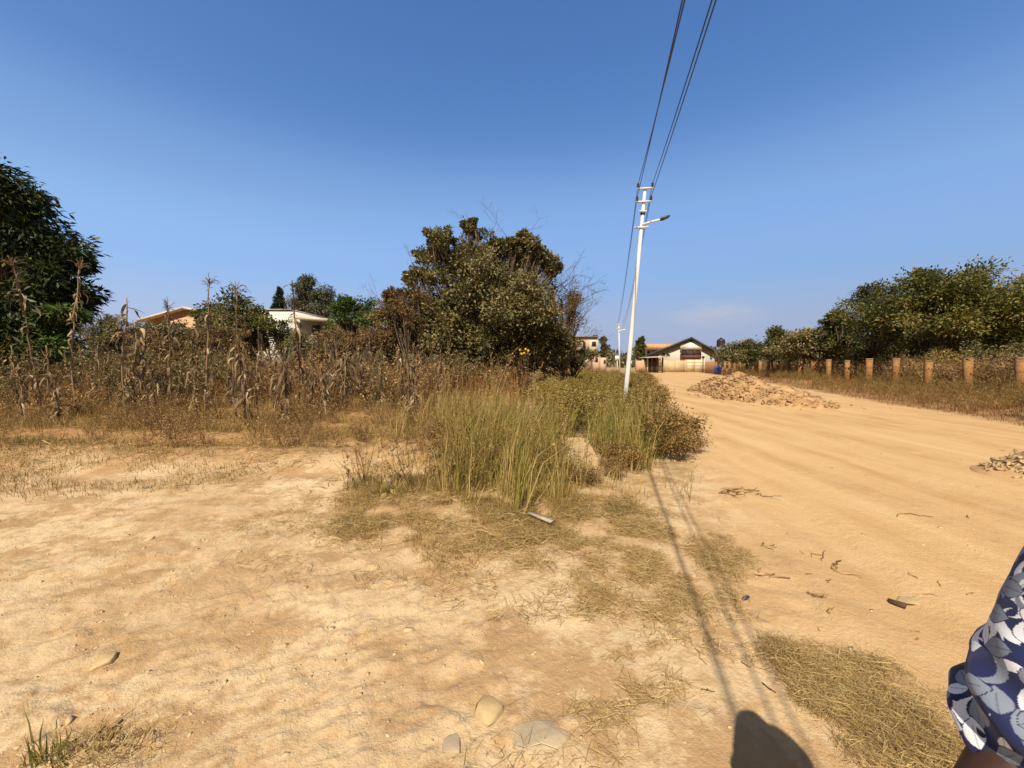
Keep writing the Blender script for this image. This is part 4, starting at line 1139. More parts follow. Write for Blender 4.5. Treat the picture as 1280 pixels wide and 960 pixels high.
protos = [weed_arrays(g, 1.0, 90, 5) for _ in range(8)]
xy = scatter(760, -24, 1.2, 6.4, 20, lambda x, y: field_mask(x, y) * (np.abs(x) < 1.45 * y + 1) * sst(0.35, 0.6, fbm(x * 0.7, y * 0.7, 3, 44) + 0.25 * sst(10, 12.5, y)), g)
mb = MB(); plant_mass(mb, protos, xy, g.uniform(0.45, 1.45, len(xy)) * (0.5 + 0.5 * sst(7, 11, xy[:, 1])), g)
ob = MB(); xo = scatter(70, -20, 0.5, 9.5, 18, lambda x, y: field_mask(x, y) * (np.abs(x) < 1.4 * y + 1) * sst(0.45, 0.62, fbm(x * 0.5, y * 0.5, 3, 145)), g)
op = [weed_arrays(g, 1.0, 420, 9) for _ in range(4)]
plant_mass(ob, op, xo, g.uniform(0.8, 1.5, len(xo)), g)
lb2 = MB(); xo2 = scatter(420, -15, 0.6, 5.9, 11, lambda x, y: field_mask(x, y) * (np.abs(x) < 1.4 * y + 1) * sst(0.42, 0.6, fbm(x * 0.9, y * 1.3, 3, 245)), g)
plant_mass(lb2, op, xo2, g.uniform(0.12, 0.42, len(xo2)), g)
stuff("low_brown_weeds", lb2, M['drystem'], "low dark brown weeds scattered over the front of the field", "weeds")
stuff("olive_weeds", ob, M['shrub'], "olive leafy weeds mixed among the dry field weeds", "weeds")
stuff("dry_weeds", mb, M['drystem'], "twiggy dry brown weeds crowding the maize field", "weeds")

# short grass band on the bank and in the field front
xy = scatter(46000, -15, 1.5, 4.0, 11, lambda x, y: (np.abs(x) < 1.4 * y + 0.5) * sst(0.44, 0.60, fbm(x * 0.7, y * 1.3, 4, 51) + 0.10 * field_mask(x, y) + 0.10 * (1 - sst(-4.5, -3, x)) * (1 - sst(5.2, 6, y)) - 0.20 * sst(-3.8, -1.5, x) * (1 - sst(6.2, 7, y)))
             * sst(0.0, 0.7, y - 4.25 - 1.0 * sst(-4.2, -2.6, x) + 0.9 * (fbm(x * 0.6, y * 0.6, 3, 53) - 0.5)), g)
n = len(xy); mb = MB()
blades(mb, xy, g.uniform(0.05, 0.22, n) * (0.6 + 0.9 * sst(5.5, 7.5, xy[:, 1])), g.uniform(0.003, 0.007, n), g.uniform(0.2, 1.0, n), g.uniform(0, 6.28, n),
       g.normal(0.52, 0.25, n) + 0.8 * (fbm(xy[:, 0] * 0.8, xy[:, 1] * 0.8, 3, 57) - 0.5), g=g)
xs_ = scatter(14000, -12, 1.5, 4.4, 9.5, lambda x, y: (np.abs(x) < 1.4 * y + 0.5) * sst(0.40, 0.62, fbm(x * 0.8, y * 1.2, 4, 151) + 0.08 * field_mask(x, y)) * sst(4.4, 5.2, y), g); n = len(xs_)
straws(mb, xs_, g.uniform(0.06, 0.25, n), g.uniform(0.003, 0.007, n), g.normal(0.75, 0.25, n), 0.05, g)
stuff("short_grass", mb, M['lowgrass'], "short dull grass in patches along the low bank", "grass")

# ------------------------------------------------------------------ verge grasses and weeds
def inpatch(cx, cy, rx, ry, x, y, s=0.35, seed=0):
    d = np.hypot((x - cx) / rx, (y - cy) / ry) + s * 2 * (fbm(x * 1.4, y * 1.4, 4, 120 + seed) - 0.5)
    return 1 - sst(0.75, 1.05, d)


def verge(x, y): return np.clip(inpatch(-0.55, 3.95, 1.5, 0.95, x, y, 0.55, 1) + inpatch(0.55, 4.3, 1.25, 0.85, x, y, 0.55, 2) + 0.7 * inpatch(-1.2, 4.6, 1.1, 0.7, x, y, 0.5, 3), 0, 1)
xy = scatter(42000, -2.8, 2.2, 2.4, 6.2, lambda x, y: verge(x, y) ** 1.5 * sst(0.38, 0.66, fbm(x * 3.6, y * 3.6, 4, 61) + 0.06), g)
n = len(xy); mb = MB()
blades(mb, xy, g.uniform(0.03, 0.16, n) * (0.6 + 0.4 * sst(3.4, 4.4, xy[:, 1])), g.uniform(0.0015, 0.0036, n), g.uniform(0.3, 1.2, n), g.uniform(0, 6.28, n), g.normal(0.56, 0.24, n) + 0.8 * (fbm(xy[:, 0] * 1.3, xy[:, 1] * 1.3, 3, 63) - 0.5), g=g)
stuff("low_verge_grass", mb, M['lowgrass'], "low half dry grass in front of the tall grass", "grass")
mb = MB()
xy = scatter(22000, -3, 2.4, 2.2, 6.2, lambda x, y: np.clip(verge(x, y) + 0.25 * inpatch(0, 3.7, 2.6, 1.6, x, y, 0.6, 21), 0, 1) * sst(0.36, 0.62, fbm(x * 3.1, y * 3.1, 4, 161)), g); n = len(xy)
straws(mb, xy, g.uniform(0.04, 0.18, n), g.uniform(0.0013, 0.0032, n), g.normal(0.42, 0.3, n), 0.05, g)
stuff("dead_grass", mb, M['hay'], "tangled dead grass stems lying in the low verge grass", "grass")

hay = [(0.98, 2.75, 0.85, 1.0, 14000, 4), (0.4, 3.4, 1.0, 0.6, 7000, 5), (1.25, 1.95, 0.35, 0.2, 350, 6), (0.36, 1.60, 0.20, 0.09, 300, 7), (0.7, 1.75, 0.2, 0.12, 260, 8), (0.1, 1.45, 0.3, 0.08, 160, 17)]
mb = MB()
for (cx, cy, rx, ry, n0, sd_) in hay:
    xy = scatter(n0, cx - rx * 1.5, cx + rx * 1.5, cy - ry * 1.5, cy + ry * 1.5, lambda x, y: inpatch(cx, cy, rx, ry, x, y, 0.75, sd_) ** 1.4 * sst(0.40, 0.66, fbm(x * 3.4, y * 3.4, 4, 66) + 0.05), g); n = len(xy)
    straws(mb, xy, g.uniform(0.02, 0.13, n), g.uniform(0.0009, 0.0024, n), g.normal(0.52, 0.28, n), 0.03, g)
    k_ = g.random(n) < 0.22; q_ = k_.sum()
    blades(mb, xy[k_], g.uniform(0.03, 0.09, q_), g.uniform(0.0015, 0.003, q_), g.uniform(0.7, 1.4, q_), g.uniform(0, 6.28, q_), g.normal(0.45, 0.25, q_), g=g)
stuff("straw_litter", mb, M['hay'], "thin straw lying on the bare earth beside the wire shadows", "straw")
mb = MB()
def mat_acc(x, y): return np.clip(inpatch(1.60, 1.62, 0.34, 0.62, x - 0.12 * (y - 1.65), y, 0.7, 9) + inpatch(1.78, 1.42, 0.42, 0.42, x, y, 0.5, 10) - 0.9 * sst(0.48, 0.62, fbm(x * 5 + 3, y * 5, 3, 77)), 0, 1)
xy = scatter(17000, 0.7, 2.7, 0.9, 3.0, lambda x, y: mat_acc(x, y) ** 1.3 * (0.12 + 0.88 * sst(0.36, 0.60, fbm(x * 3.5, y * 3.5, 4, 69))), g); n = len(xy)
straws(mb, xy, g.uniform(0.02, 0.11, n), g.uniform(0.0008, 0.0020, n), g.normal(0.46, 0.28, n) + 0.7 * (fbm(xy[:, 0] * 5, xy[:, 1] * 5, 2, 67) - 0.5), 0.045, g)
k_ = g.random(n) < 0.4; q_ = k_.sum()
blades(mb, xy[k_], g.uniform(0.02, 0.07, q_), g.uniform(0.0009, 0.002, q_), g.uniform(0.6, 1.4, q_), g.uniform(0, 6.28, q_), g.normal(0.3, 0.25, q_), g=g)
stuff("matted_grass", mb, M['hay'], "matted dry grass patch beside the person on the right", "grass")

# tall upright grass in separate clumps: two stands either side of the slab
def clumps(mb, centres, per, hmin, hmax, g, tint0=0.48, heads=0.25):
    for (cx, cy) in centres:
        k = int(g.uniform(0.5, 1.4) * per); hc = g.uniform(hmin, hmax); ti = tint0 + g.normal(0, 0.2)
        a = g.uniform(0, 6.28, k); r_ = np.abs(g.normal(0, 0.095, k)); xy = np.stack([cx + np.cos(a) * r_, cy + np.sin(a) * r_], -1)
        h_ = hc * g.uniform(0.45, 1.1, k); ln = np.abs(g.normal(0.2, 0.24, k)) + 0.9 * r_
        az_ = np.where(g.random(k) < 0.5, np.pi / 2 - a, g.normal(1.0, 0.8, k)); ln = np.where(g.random(k) < 0.16, g.uniform(0.6, 1.25, k), ln)
        tt = np.clip(g.normal(ti, 0.2, k), 0, 1); tt = np.where(g.random(k) < 0.16, g.uniform(0.75, 1, k), tt)
        blades(mb, xy, h_, g.uniform(0.004, 0.0125, k), ln, az_, tt, g=g)
        if g.random() < heads:
            for _ in range(g.integers(1, 4)):
                lx, ly = g.normal(0.08, 0.08), g.normal(0, 0.07); z0 = h1(cx, cy); hh_ = hc * g.uniform(1.0, 1.3)
                P = np.array([(cx, cy, z0), (cx + lx * 0.3, cy + ly * 0.3, z0 + hh_ * 0.55), (cx + lx, cy + ly, z0 + hh_)])
                mb.tube(P, [0.0025, 0.002, 0.0015], 3, 0.9, cap=False)
                q_ = 14; t_ = g.uniform(0.72, 1, q_); p_ = P[1] + (P[2] - P[1]) * ((t_ - 0.5) / 0.5)[:, None]
                leaves(mb, p_, g.normal(0, 1, (q_, 3)) * np.array([1, 1, 0.5]) + np.array([0, 0, 0.8]), 0.035, 0.006, 0.95, g=g)


mb = MB()
def tallacc(x, y): return np.clip(inpatch(0.02, 5.2, 1.0, 1.2, x, y, 0.5, 12) + 0.9 * inpatch(0.5, 6.6, 0.85, 1.2, x, y, 0.5, 13) + 0.35 * inpatch(-1.0, 7.6, 1.1, 1.3, x, y, 0.5, 14), 0, 1) * (1 - inpatch(0.98, 6.1, 0.45, 1.3, x, y, 0.05, 0) * 0.97)
clumps(mb, scatter(225, -2.4, 1.6, 3.9, 9, tallacc, g), 22, 0.4, 1.15, g, 0.56)
clumps(mb, scatter(150, 1.0, 3.4, 5.0, 8.6, lambda x, y: np.clip(inpatch(1.75, 6.3, 0.55, 1.0, x, y, 0.45, 15) + inpatch(2.3, 7.6, 0.7, 1.1, x, y, 0.45, 16), 0, 1), g), 22, 0.4, 1.0, g, 0.42)
clumps(mb, scatter(70, -2.6, 2.4, 4.4, 6.2, lambda x, y: verge(x, y) * 0.7 + 0.1, g), 9, 0.2, 0.5, g, 0.7)
stuff("tall_green_grass", mb, M['greengrass'], "tall yellowish green grass standing at the corner of the verge", "grass")
mb = MB(); g9 = np.random.default_rng(901)
clumps(mb, scatter(130, -3.2, 1.2, 6.4, 10, lambda x, y: field_mask(x, y) * sst(-3.0, -0.6, x) * sst(0.42, 0.62, fbm(x * 0.9, y * 0.9, 3, 171)) + 0.5 * tallacc(x, y), g9), 10, 0.3, 0.9, g9, 0.8, 0.5)
stuff("pale_grass", mb, M['greengrass'], "thin pale dry grass tufts left of the tall green grass", "grass")

mb = MB(); g8 = np.random.default_rng(811)
xy = scatter(90, -2.6, 2.6, 4.3, 8.5, lambda x, y: np.clip(tallacc(x, y) + 0.6 * verge(x, y) * sst(4.2, 4.8, y), 0, 1), g8)
plant_mass(mb, protos, xy, g8.uniform(0.25, 0.75, len(xy)), g8)
stuff("dead_stems", mb, M['weedbrown'], "dead brown weed stems standing among the tall green grass", "weeds")

# yellow green weed bushes along the strip
def weed_bush(name, label, mat, g, rad=0.5, hgt=0.85, n=1500, L=0.06):
    t = thing(name, label, "weed", (0, 0, 0), "weed bushes along the track")
    st = MB(); lf = MB(); tips = []
    for k in range(16):
        a_ = g.uniform(0, 6.28); q = math.sqrt(g.random())
        b_ = np.array([math.cos(a_) * q * 0.15, math.sin(a_) * q * 0.15, 0])
        tip = np.array([math.cos(a_) * q * rad, math.sin(a_) * q * rad, hgt * (1 - 0.35 * q * q) * g.uniform(0.75, 1.05)])
        u_ = np.linspace(0, 1, 6)[:, None]; m_ = (b_ + tip) / 2 + np.array([0, 0, 0.12])
        P = (1 - u_) ** 2 * b_ + 2 * u_ * (1 - u_) * m_ + u_ * u_ * tip
        st.tube(P, np.linspace(0.007, 0.003, 6), 4)
        tips += [P[3], P[4], P[4], P[5], P[5], P[5]]
    tips = np.array(tips); w_ = g.integers(len(tips), size=n)
    o_ = g.normal(0, 1, (n, 3)) * np.array([0.10, 0.10, 0.07])
    p = tips[w_] + o_; p[:, 2] = np.maximum(p[:, 2], 0.04)
    leaves(lf, p, unit(o_) + g.normal(0, 0.4, (n, 3)) + np.array([0, 0, -0.25]), L * g.uniform(0.6, 1.3, n), L * 0.42 * g.uniform(0.7, 1.2, n), np.clip(g.normal(0.5, 0.22, n) + g.normal(0, 0.16, len(tips))[w_], 0, 1), g=g)
    part("stems", st, M['twig'], t, local=True); part("foliage", lf, mat, t, local=True)
    return t


g = np.random.default_rng(300)
wlab = "yellow green leafy weed bush in the strip between the field and the track"
wlab2 = "brown leaved weed bush along the edge of the track"
pro = [weed_bush("weed_bush", wlab, M['weed'], g, n=3200, L=0.05) for _ in range(4)]
prob = [weed_bush("brown_weed_bush", wlab2, M['weedbrown'], g, 0.45, 0.7, 1900, 0.062) for _ in range(3)]
usedp = [0] * 4; usedb = [0] * 3
spots = scatter(400, 0.0, 12, 7.2, 30, lambda x, y: ((x > 0.5 + 0.06 * (y - 5)) & (x < roadL(y) - 0.45)).astype(float) * np.minimum(1, 9 / y), g)
keep = []
for p in spots:
    if not ((0.55 < p[0] < 1.55) and p[1] < 7.6) and all(np.hypot(*(p - q_)) > 0.42 for q_ in keep): keep.append(p)
keep = keep[:150]
for p in keep:
    x, y = p; edge = roadL(y) - x; s_ = g.uniform(0.7, 1.15) * (0.72 if y < 8.2 else 1.0)
    brown = g.random() < (0.75 if edge < 1.0 else (0.45 if y > 10 and edge < 2.2 else 0.12))
    lst, us = (prob, usedb) if brown else (pro, usedp)
    k = g.integers(len(lst)); loc = (x, y, h1(x, y) - 0.02)
    if us[k] == 0:
        us[k] = 1; lst[k].location = loc; lst[k].rotation_euler.z = g.uniform(0, 6.28); lst[k].scale = (s_,) * 3
    else: copy_thing(lst[k], loc, g.uniform(0, 6.28), s_)
for (x, y, s_) in ((2.35, 6.35, 0.95), (2.75, 6.7, 1.0), (2.6, 6.05, 0.7), (3.0, 7.3, 0.9), (3.15, 6.6, 0.45), (0.62, 4.95, 0.42), (0.95, 4.85, 0.36), (-0.2, 5.15, 0.5), (0.35, 5.3, 0.55), (-0.75, 5.3, 0.5), (-1.05, 5.7, 0.45), (0.05, 4.85, 0.3), (-0.95, 4.95, 0.35), (1.5, 5.6, 0.5), (1.35, 5.1, 0.35), (1.75, 5.5, 0.55), (-0.55, 4.75, 0.36), (0.2, 5.0, 0.3)):
    lab_ = wlab2 if x > 1.2 else "small brown broadleaf weed at the foot of the tall grass"
    copy_thing(prob[g.integers(3)], (x, y, h1(x, y) - 0.02), g.uniform(0, 6.28), s_, lab_)
for o_, u_ in list(zip(pro, usedp)) + list(zip(prob, usedb)):
    if not u_: o_.location = (3.0 + g.random(), 11.5 + g.random(), h1(3.5, 12))

# weeds in front of the fence
mb = MB(); g = np.random.default_rng(310)
xy = scatter(30000, 9, 40, 5.5, 60, lambda x, y: sst(-0.2, 0.5, x - roadR(y) + 1.0 * (fbm(x * 0.9, y * 0.9, 3, 77) - 0.5)) * (x < fenceX(y) + 1.5) * np.minimum(1, (10 / np.maximum(y, 5)) ** 1.2) * sst(0.3, 0.55, fbm(x * 0.9, y * 0.9, 3, 79) + 0.12), g)
n = len(xy)
blades(mb, xy, g.uniform(0.08, 0.42, n) * (0.55 + 0.6 * sst(0, 4, xy[:, 0] - roadR(xy[:, 1]))), g.uniform(0.006, 0.015, n), g.uniform(0.2, 1.0, n), g.uniform(0, 6.28, n), g.normal(0.38, 0.25, n), g=g)
stuff("fence_grass", mb, M['redgrass'], "dry brown grass along the foot of the brick pillars", "grass")
mb = MB()
xy = scatter(620, 11, 36, 6.5, 52, lambda x, y: sst(0.1, 0.9, x - roadR(y)) * (x < fenceX(y) + 1.0) * np.minimum(1, (12 / np.maximum(y, 5))), g)
fp_ = [weed_arrays(g, 1.0, 260, 7) for _ in range(5)]
plant_mass(mb, fp_, xy, g.uniform(0.28, 0.8, len(xy)), g)
bb_ = MB(); xb = scatter(330, 17, 40, 12, 58, lambda x, y: ((x > fenceX(y) + 0.5) & (x < fenceX(y) + 2.6)).astype(float) * np.minimum(1, 18 / y), g)
plant_mass(bb_, fp_, xb, g.uniform(0.9, 1.6, len(xb)), g)
stuff("fence_brush", bb_, M['drystem'], "dry twiggy brush standing close behind the brick pillars", "brush")
stuff("fence_weeds", mb, M['weedbrown'], "twiggy brown weeds in front of the brick pillars", "weeds")

# ------------------------------------------------------------------ maize
def maize(g, hgt, nleaf, tassel, label, tint):
    t = thing("maize_plant", label, "maize", (0, 0, 0), "dry maize plants in the field")
    st = MB()
    k = 16; u_ = np.linspace(0, 1, k)
    bend = g.normal(0, 0.028, 2)
    P = np.stack([bend[0] * u_ ** 2 * hgt + 0.016 * g.normal(size=k).cumsum(), bend[1] * u_ ** 2 * hgt + 0.016 * g.normal(size=k).cumsum(), u_ * hgt], -1)
    P[0, 2] = -0.05
    st.tube(P, np.linspace(0.022, 0.010, k) * g.uniform(0.75, 1.35, k), 7, np.clip(tint + g.normal(0, 0.12), 0, 1)); part("stem", st, M['stalk'], t, local=True)
    lf = MB()
    for q in range(int(nleaf * (3.4 if hgt > 2 else 2.6))):
        f_ = g.uniform(0.08, 0.97); b_ = np.array([np.interp(f_, u_, P[:, c_]) for c_ in range(3)])
        a_ = g.uniform(0, 6.28); L = g.uniform(0.12, 0.5); m = 8; s_ = np.linspace(0, 1, m)
        rise = g.uniform(-0.3, 1.5); dirh = np.array([math.cos(a_), math.sin(a_), 0])
        r_ = L * (0.12 + 0.62 * g.random() ** 1.3) * np.sin(np.minimum(s_ * 2.2, 1.8)) + 0.09 * L * g.normal(size=m).cumsum() * s_; z_ = L * (rise * 0.6 * s_ - (0.95 + rise * 0.5) * s_ ** 1.7)
        C_ = b_ + dirh * r_[:, None] + np.array([0, 0, 1]) * z_[:, None]
        C_[:, 2] = np.maximum(C_[:, 2], 0.02)
        tw = a_ + np.pi / 2 + s_ * g.normal(0, 1.6); wd = 0.018 * g.uniform(0.5, 1.5) * np.sin(np.pi * np.clip(s_ * 0.86 + 0.12, 0, 1)) + 0.002
        sd_ = np.stack([np.cos(tw), np.sin(tw), 0.6 * np.sin(s_ * 5 + q)], -1) * wd[:, None]
        V = np.stack([C_ - sd_, C_ + sd_], 1).reshape(-1, 3)
        Q = [(2 * i_, 2 * i_ + 1, 2 * i_ + 3, 2 * i_ + 2) for i_ in range(m - 1)]
        lf.add(V, None, Q, np.clip(g.normal(0.42, 0.27), 0, 1))
    nr_ = int(hgt * 16); fr = g.uniform(0.2, 1.0, nr_)
    bp_ = np.stack([np.interp(fr, u_, P[:, c_]) for c_ in range(3)], -1)
    leaves(lf, bp_, g.normal(0, 1, (nr_, 3)) * np.array([1, 1, 0.8]) + np.array([0, 0, -0.5]), g.uniform(0.06, 0.24, nr_), g.uniform(0.012, 0.032, nr_), np.clip(g.normal(0.35, 0.25, nr_), 0, 1), g=g)
    part("foliage", lf, M['husk'], t, local=True)
    if g.random() < 0.6:
        cb = MB(); f_ = g.uniform(0.4, 0.6); b_ = np.array([np.interp(f_, u_, P[:, c_]) for c_ in range(3)]); a_ = g.uniform(0, 6.28)
        d_ = np.array([math.cos(a_) * 0.5, math.sin(a_) * 0.5, -0.6]); cb.tube([b_, b_ + d_ * 0.08, b_ + d_ * 0.2, b_ + d_ * 0.27], [0.012, 0.028, 0.024, 0.006], 7, 0.9); part("cob", cb, M['husk'], t, local=True)
    if tassel:
        ts = MB(); top = P[-1]
        for q in range(18):
            a_ = g.uniform(0, 6.28); L = g.uniform(0.14, 0.36); s_ = np.linspace(0, 1, 6)
            o_ = g.uniform(0.2, 0.95) if q else 0.05
            C_ = top - np.array([0, 0, g.uniform(0, 0.12)]) + np.array([math.cos(a_), math.sin(a_), 0]) * (L * o_ * s_)[:, None] + np.array([0, 0, 1]) * (L * (s_ - 0.95 * o_ * s_ ** 3))[:, None]
            C_ = C_ + 0.012 * g.normal(size=(6, 3)) * s_[:, None]; ts.tube(C_, [0.003, 0.005, 0.006, 0.006, 0.005, 0.003], 3, g.uniform(0.25, 0.7))
            q6 = 7; t6 = g.random(q6); p6 = np.stack([np.interp(t6, s_, C_[:, c_]) for c_ in range(3)], -1); leaves(ts, p6, g.normal(size=(q6, 3)), 0.03, 0.010, g.uniform(0.2, 0.7), g=g)
        part("tassel", ts, M['husk'], t, local=True)
    return t


g = np.random.default_rng(400)
# (px of stalk, py of foot, py of tip, leaves, tassel, label)
mz = [(38, 492, 322, 11, 1, "tall maize stalk with a round tassel in front of the dark mango tree"),
      (80, 496, 318, 13, 1, "tall maize stalk with spreading tassel at the right side of the mango tree"),
      (153, 516, 372, 9, 0, "bent topped bare maize stalk leftmost of those against the sky"),
      (163, 512, 402, 14, 0, "thick leafy maize stalk just beside the bent topped one"),
      (210, 486, 374, 8, 1, "maize stalk with small tassel in front of the tan house"),
      (247, 492, 340, 6, 1, "slender tallest maize stalk with feathery tassel right of the tan house"),
      (288, 496, 350, 9, 1, "dark straight maize stalk in front of the rounded olive tree"),
      (369, 496, 352, 10, 0, "dark maize stalk standing in front of the white house")]
for q, (px, pf, pt, nl, ta, lab) in enumerate(mz):
    Ym = (9.3, 9.0, 8.2, 8.4, 9.8, 9.2, 9.0, 9.1)[q]
    p_ = at(px, pt, Ym); x, y = p_[0], Ym; z = h1(x, y)
    hgt = p_[2] - z - (0.22 if ta else 0.0)
    t = maize(g, hgt, nl, ta, lab, (0.45, 0.45, 0.6, 0.5, 0.35, 0.3, 0.2, 0.2)[q]); t.location = (x, y, z)
x, y, z = gnd(432, 507)
t = maize(g, 1.35, 80, 0, "thick leafy clump of dry maize leaning together on the bare soil", 0.8); t.location = (x, y, z); t.scale = (1.25, 1.25, 1.0)
gl = "short leafless topped dry maize stalk among the brown weeds"
ps = [maize(g, h_, nl, 0, gl, t_) for (h_, nl, t_) in ((1.3, 12, 0.3), (1.6, 10, 0.45), (1.1, 14, 0.35), (1.25, 9, 0.5), (1.8, 10, 0.25))]
first = [True] * 5
sp = scatter(78, -15, -1.6, 7.8, 13, lambda x, y: field_mask(x, y) * (np.abs(x) < 1.3 * y) * np.where((x > -6) & (x < -2), 1.0, 0.5), g)
extra = [(405, 505), (412, 498), (395, 494), (450, 505), (385, 500), (420, 490), (470, 500), (440, 490), (200, 510), (60, 512), (120, 505), (230, 508), (310, 510), (350, 505)]
pts = [gnd(*e_)[:2] for e_ in extra] + [tuple(p) for p in sp]
for (x, y) in pts:
    k = g.integers(5); loc = (x, y, h1(x, y)); s_ = g.uniform(0.75, 1.05)
    if first[k]: first[k] = False; ps[k].location = loc; ps[k].scale = (s_,) * 3
    else: copy_thing(ps[k], loc, g.uniform(0, 6.28), s_)

# ------------------------------------------------------------------ small near things
def stone(name, label, px, py, s, mat, seed, n=16, sink=0.3, rz=0.0, p=4.0):
    gg = np.random.default_rng(seed); V, T = hull(gg, *s, n=n, p=p)
    bm = bmesh.new(); vs = [bm.verts.new(v) for v in V]
    for f_ in T: bm.faces.new([vs[i_] for i_ in f_])
    bmesh.ops.recalc_face_normals(bm, faces=bm.faces)
    bmesh.ops.bevel(bm, geom=list(bm.edges), offset=min(s) * 0.10, segments=2, affect='EDGES', profile=0.6)
    me = bpy.data.meshes.new(name); bm.to_mesh(me); bm.free(); me.materials.append(mat)
    for pl_ in me.polygons: pl_.use_smooth = True
    o = bpy.data.objects.new(name, me); COL.objects.link(o)
    x, y, z = gnd(px, py); o.location = (x, y, z + s[2] * (0.5 - sink)); o.rotation_euler = (0, 0, rz)
    return tag(o, label, "stone")


stone("rock", "pale pointed stone half sunk in the foreground earth", 612, 887, (0.13, 0.17, 0.09), M['stonegrey'], 3, 14, 0.58, R(-35))
stone("flat_rock", "wide flat grey stone lying flush in the foreground earth", 678, 918, (0.27, 0.16, 0.05), M['slabstone'], 8, 26, 0.78, R(5), 3.0)
stone("flat_rock", "small squarish grey stone flush in the earth left of the pointed stone", 566, 930, (0.125, 0.10, 0.04), M['slabstone'], 9, 18, 0.72, 0.1, 7)
stone("rock", "grey stone among the worn ridges at lower left", 128, 828, (0.11, 0.08, 0.05), M['stonegrey'], 12, 16, 0.35, 0.6)
stone("rock", "pale stone beside the dark wood chip on the track", 1133, 752, (0.13, 0.11, 0.03), M['stonegrey'], 14, 18, 0.55, 0.2)
chip = MB(); cx, cy, cz = gnd(1121, 757)
V, T = hull(np.random.default_rng(2), 0.10, 0.035, 0.03, 14); Rm = np.array(Matrix.Rotation(R(-38), 3, 'Z')); chip.add(V @ Rm.T + np.array([cx, cy, cz + 0.014]), T)
single("wood_chip", chip, mat_wear("charred_wood", (0.05, 0.03, 0.02), (0.12, 0.07, 0.045), 20, 0.9, 0.2, 0.3, 60), "dark brown wood chip lying on the track beside a pale stone", "wood chip")
bt = MB(); cx, cy, cz = gnd(933, 750); bt.tube([(cx - 0.03, cy - 0.01, cz + 0.012), (cx - 0.01, cy, cz + 0.014), (cx + 0.015, cy + 0.012, cz + 0.012), (cx + 0.03, cy + 0.02, cz + 0.01)], [0.008, 0.012, 0.012, 0.005], 8)
single("bottle_cap", bt, mat_wear("dark_blue_scrap", (0.02, 0.03, 0.06), (0.04, 0.05, 0.09), 9, 0.5, 0.4, 0), "tiny dark blue plastic scrap on the track near the wire shadow", "litter")
pk_ = MB(); a_ = np.array(gnd(662, 648)); b_ = np.array(gnd(690, 660)); d_ = unit(b_ - a_); s_ = np.array([-d_[1], d_[0], 0]) * 0.028
Vp = [a_ + s_, a_ - s_, b_ - s_, b_ + s_]; Vp = [v + np.array([0, 0, 0.05]) for v in Vp] + [v + np.array([0, 0, 0.068]) for v in Vp]
pk_.add(Vp, None, [(0, 1, 2, 3), (4, 7, 6, 5), (0, 4, 5, 1), (1, 5, 6, 2), (2, 6, 7, 3), (3, 7, 4, 0)])
single("wood_strip", pk_, mat_wear("grey_wood", (0.33, 0.27, 0.20), (0.44, 0.37, 0.28), 14, 0.9, 0.2, 0.3, 60), "flat weathered grey strip of wood lying in the low grass", "wood")
tr_ = MB(); cx, cy, cz = gnd(530, 546); V, T = hull(np.random.default_rng(5), 0.09, 0.06, 0.06, 12); tr_.add(V + np.array([cx, cy, cz + 0.03]), T)
single("paper_scrap", tr_, mat_wear("white_paper", (0.70, 0.70, 0.68), (0.78, 0.78, 0.77), 9, 0.8, 0.3, 0), "crumpled white paper scrap on the bare soil of the field", "litter")

# concrete slab between the stands of grass
M['concrete'] = mat_wear("dusty_concrete", (0.40, 0.28, 0.15), (0.56, 0.41, 0.23), 3.5, 0.95, 0.1, 0.3, 25)
x0, y0, z0 = gnd(727, 590)
sb = MB()
bm_pts = np.array([[-0.24, 0, 0], [0.24, 0.02, 0], [0.34, 1.35, 0], [-0.12, 1.4, 0]])
top = bm_pts + np.array([0, 0, 0.17]); top[2:, 2] += 0.05; bot = bm_pts - np.array([0, 0, 0.1])
n_ = 14
uu, vv = np.meshgrid(np.linspace(0, 1, n_), np.linspace(0, 1, 3 * n_))
tp = (1 - uu)[..., None] * (1 - vv)[..., None] * top[0] + uu[..., None] * (1 - vv)[..., None] * top[1] + uu[..., None] * vv[..., None] * top[2] + (1 - uu)[..., None] * vv[..., None] * top[3]
tp[..., 2] += 0.02 * (fbm(tp[..., 0] * 5, tp[..., 1] * 5, 3, 9) - 0.5)
i_ = np.arange(3 * n_ - 1)[:, None] * n_; j_ = np.arange(n_ - 1)[None]
sb.add(tp.reshape(-1, 3), None, np.stack([i_ + j_, i_ + j_ + 1, i_ + n_ + j_ + 1, i_ + n_ + j_], -1).reshape(-1, 4))
side = np.concatenate([tp[0, :], tp[1:, -1], tp[-1, ::-1][1:], tp[::-1, 0][1:-1]])
lo = side.copy(); lo[:, 2] = -0.12; m_ = len(side)
sb.add(np.concatenate([side, lo]), None, [(q, q + m_, (q + 1) % m_ + m_, (q + 1) % m_) for q in range(m_)])
V = sb.arrays()[0]
for q in range(len(sb.V)): sb.V[q] = sb.V[q] + np.array([x0, y0, z0])
single("concrete_slab", sb, M['concrete'], "pale dusty concrete slab lying between two stands of tall grass", "slab")

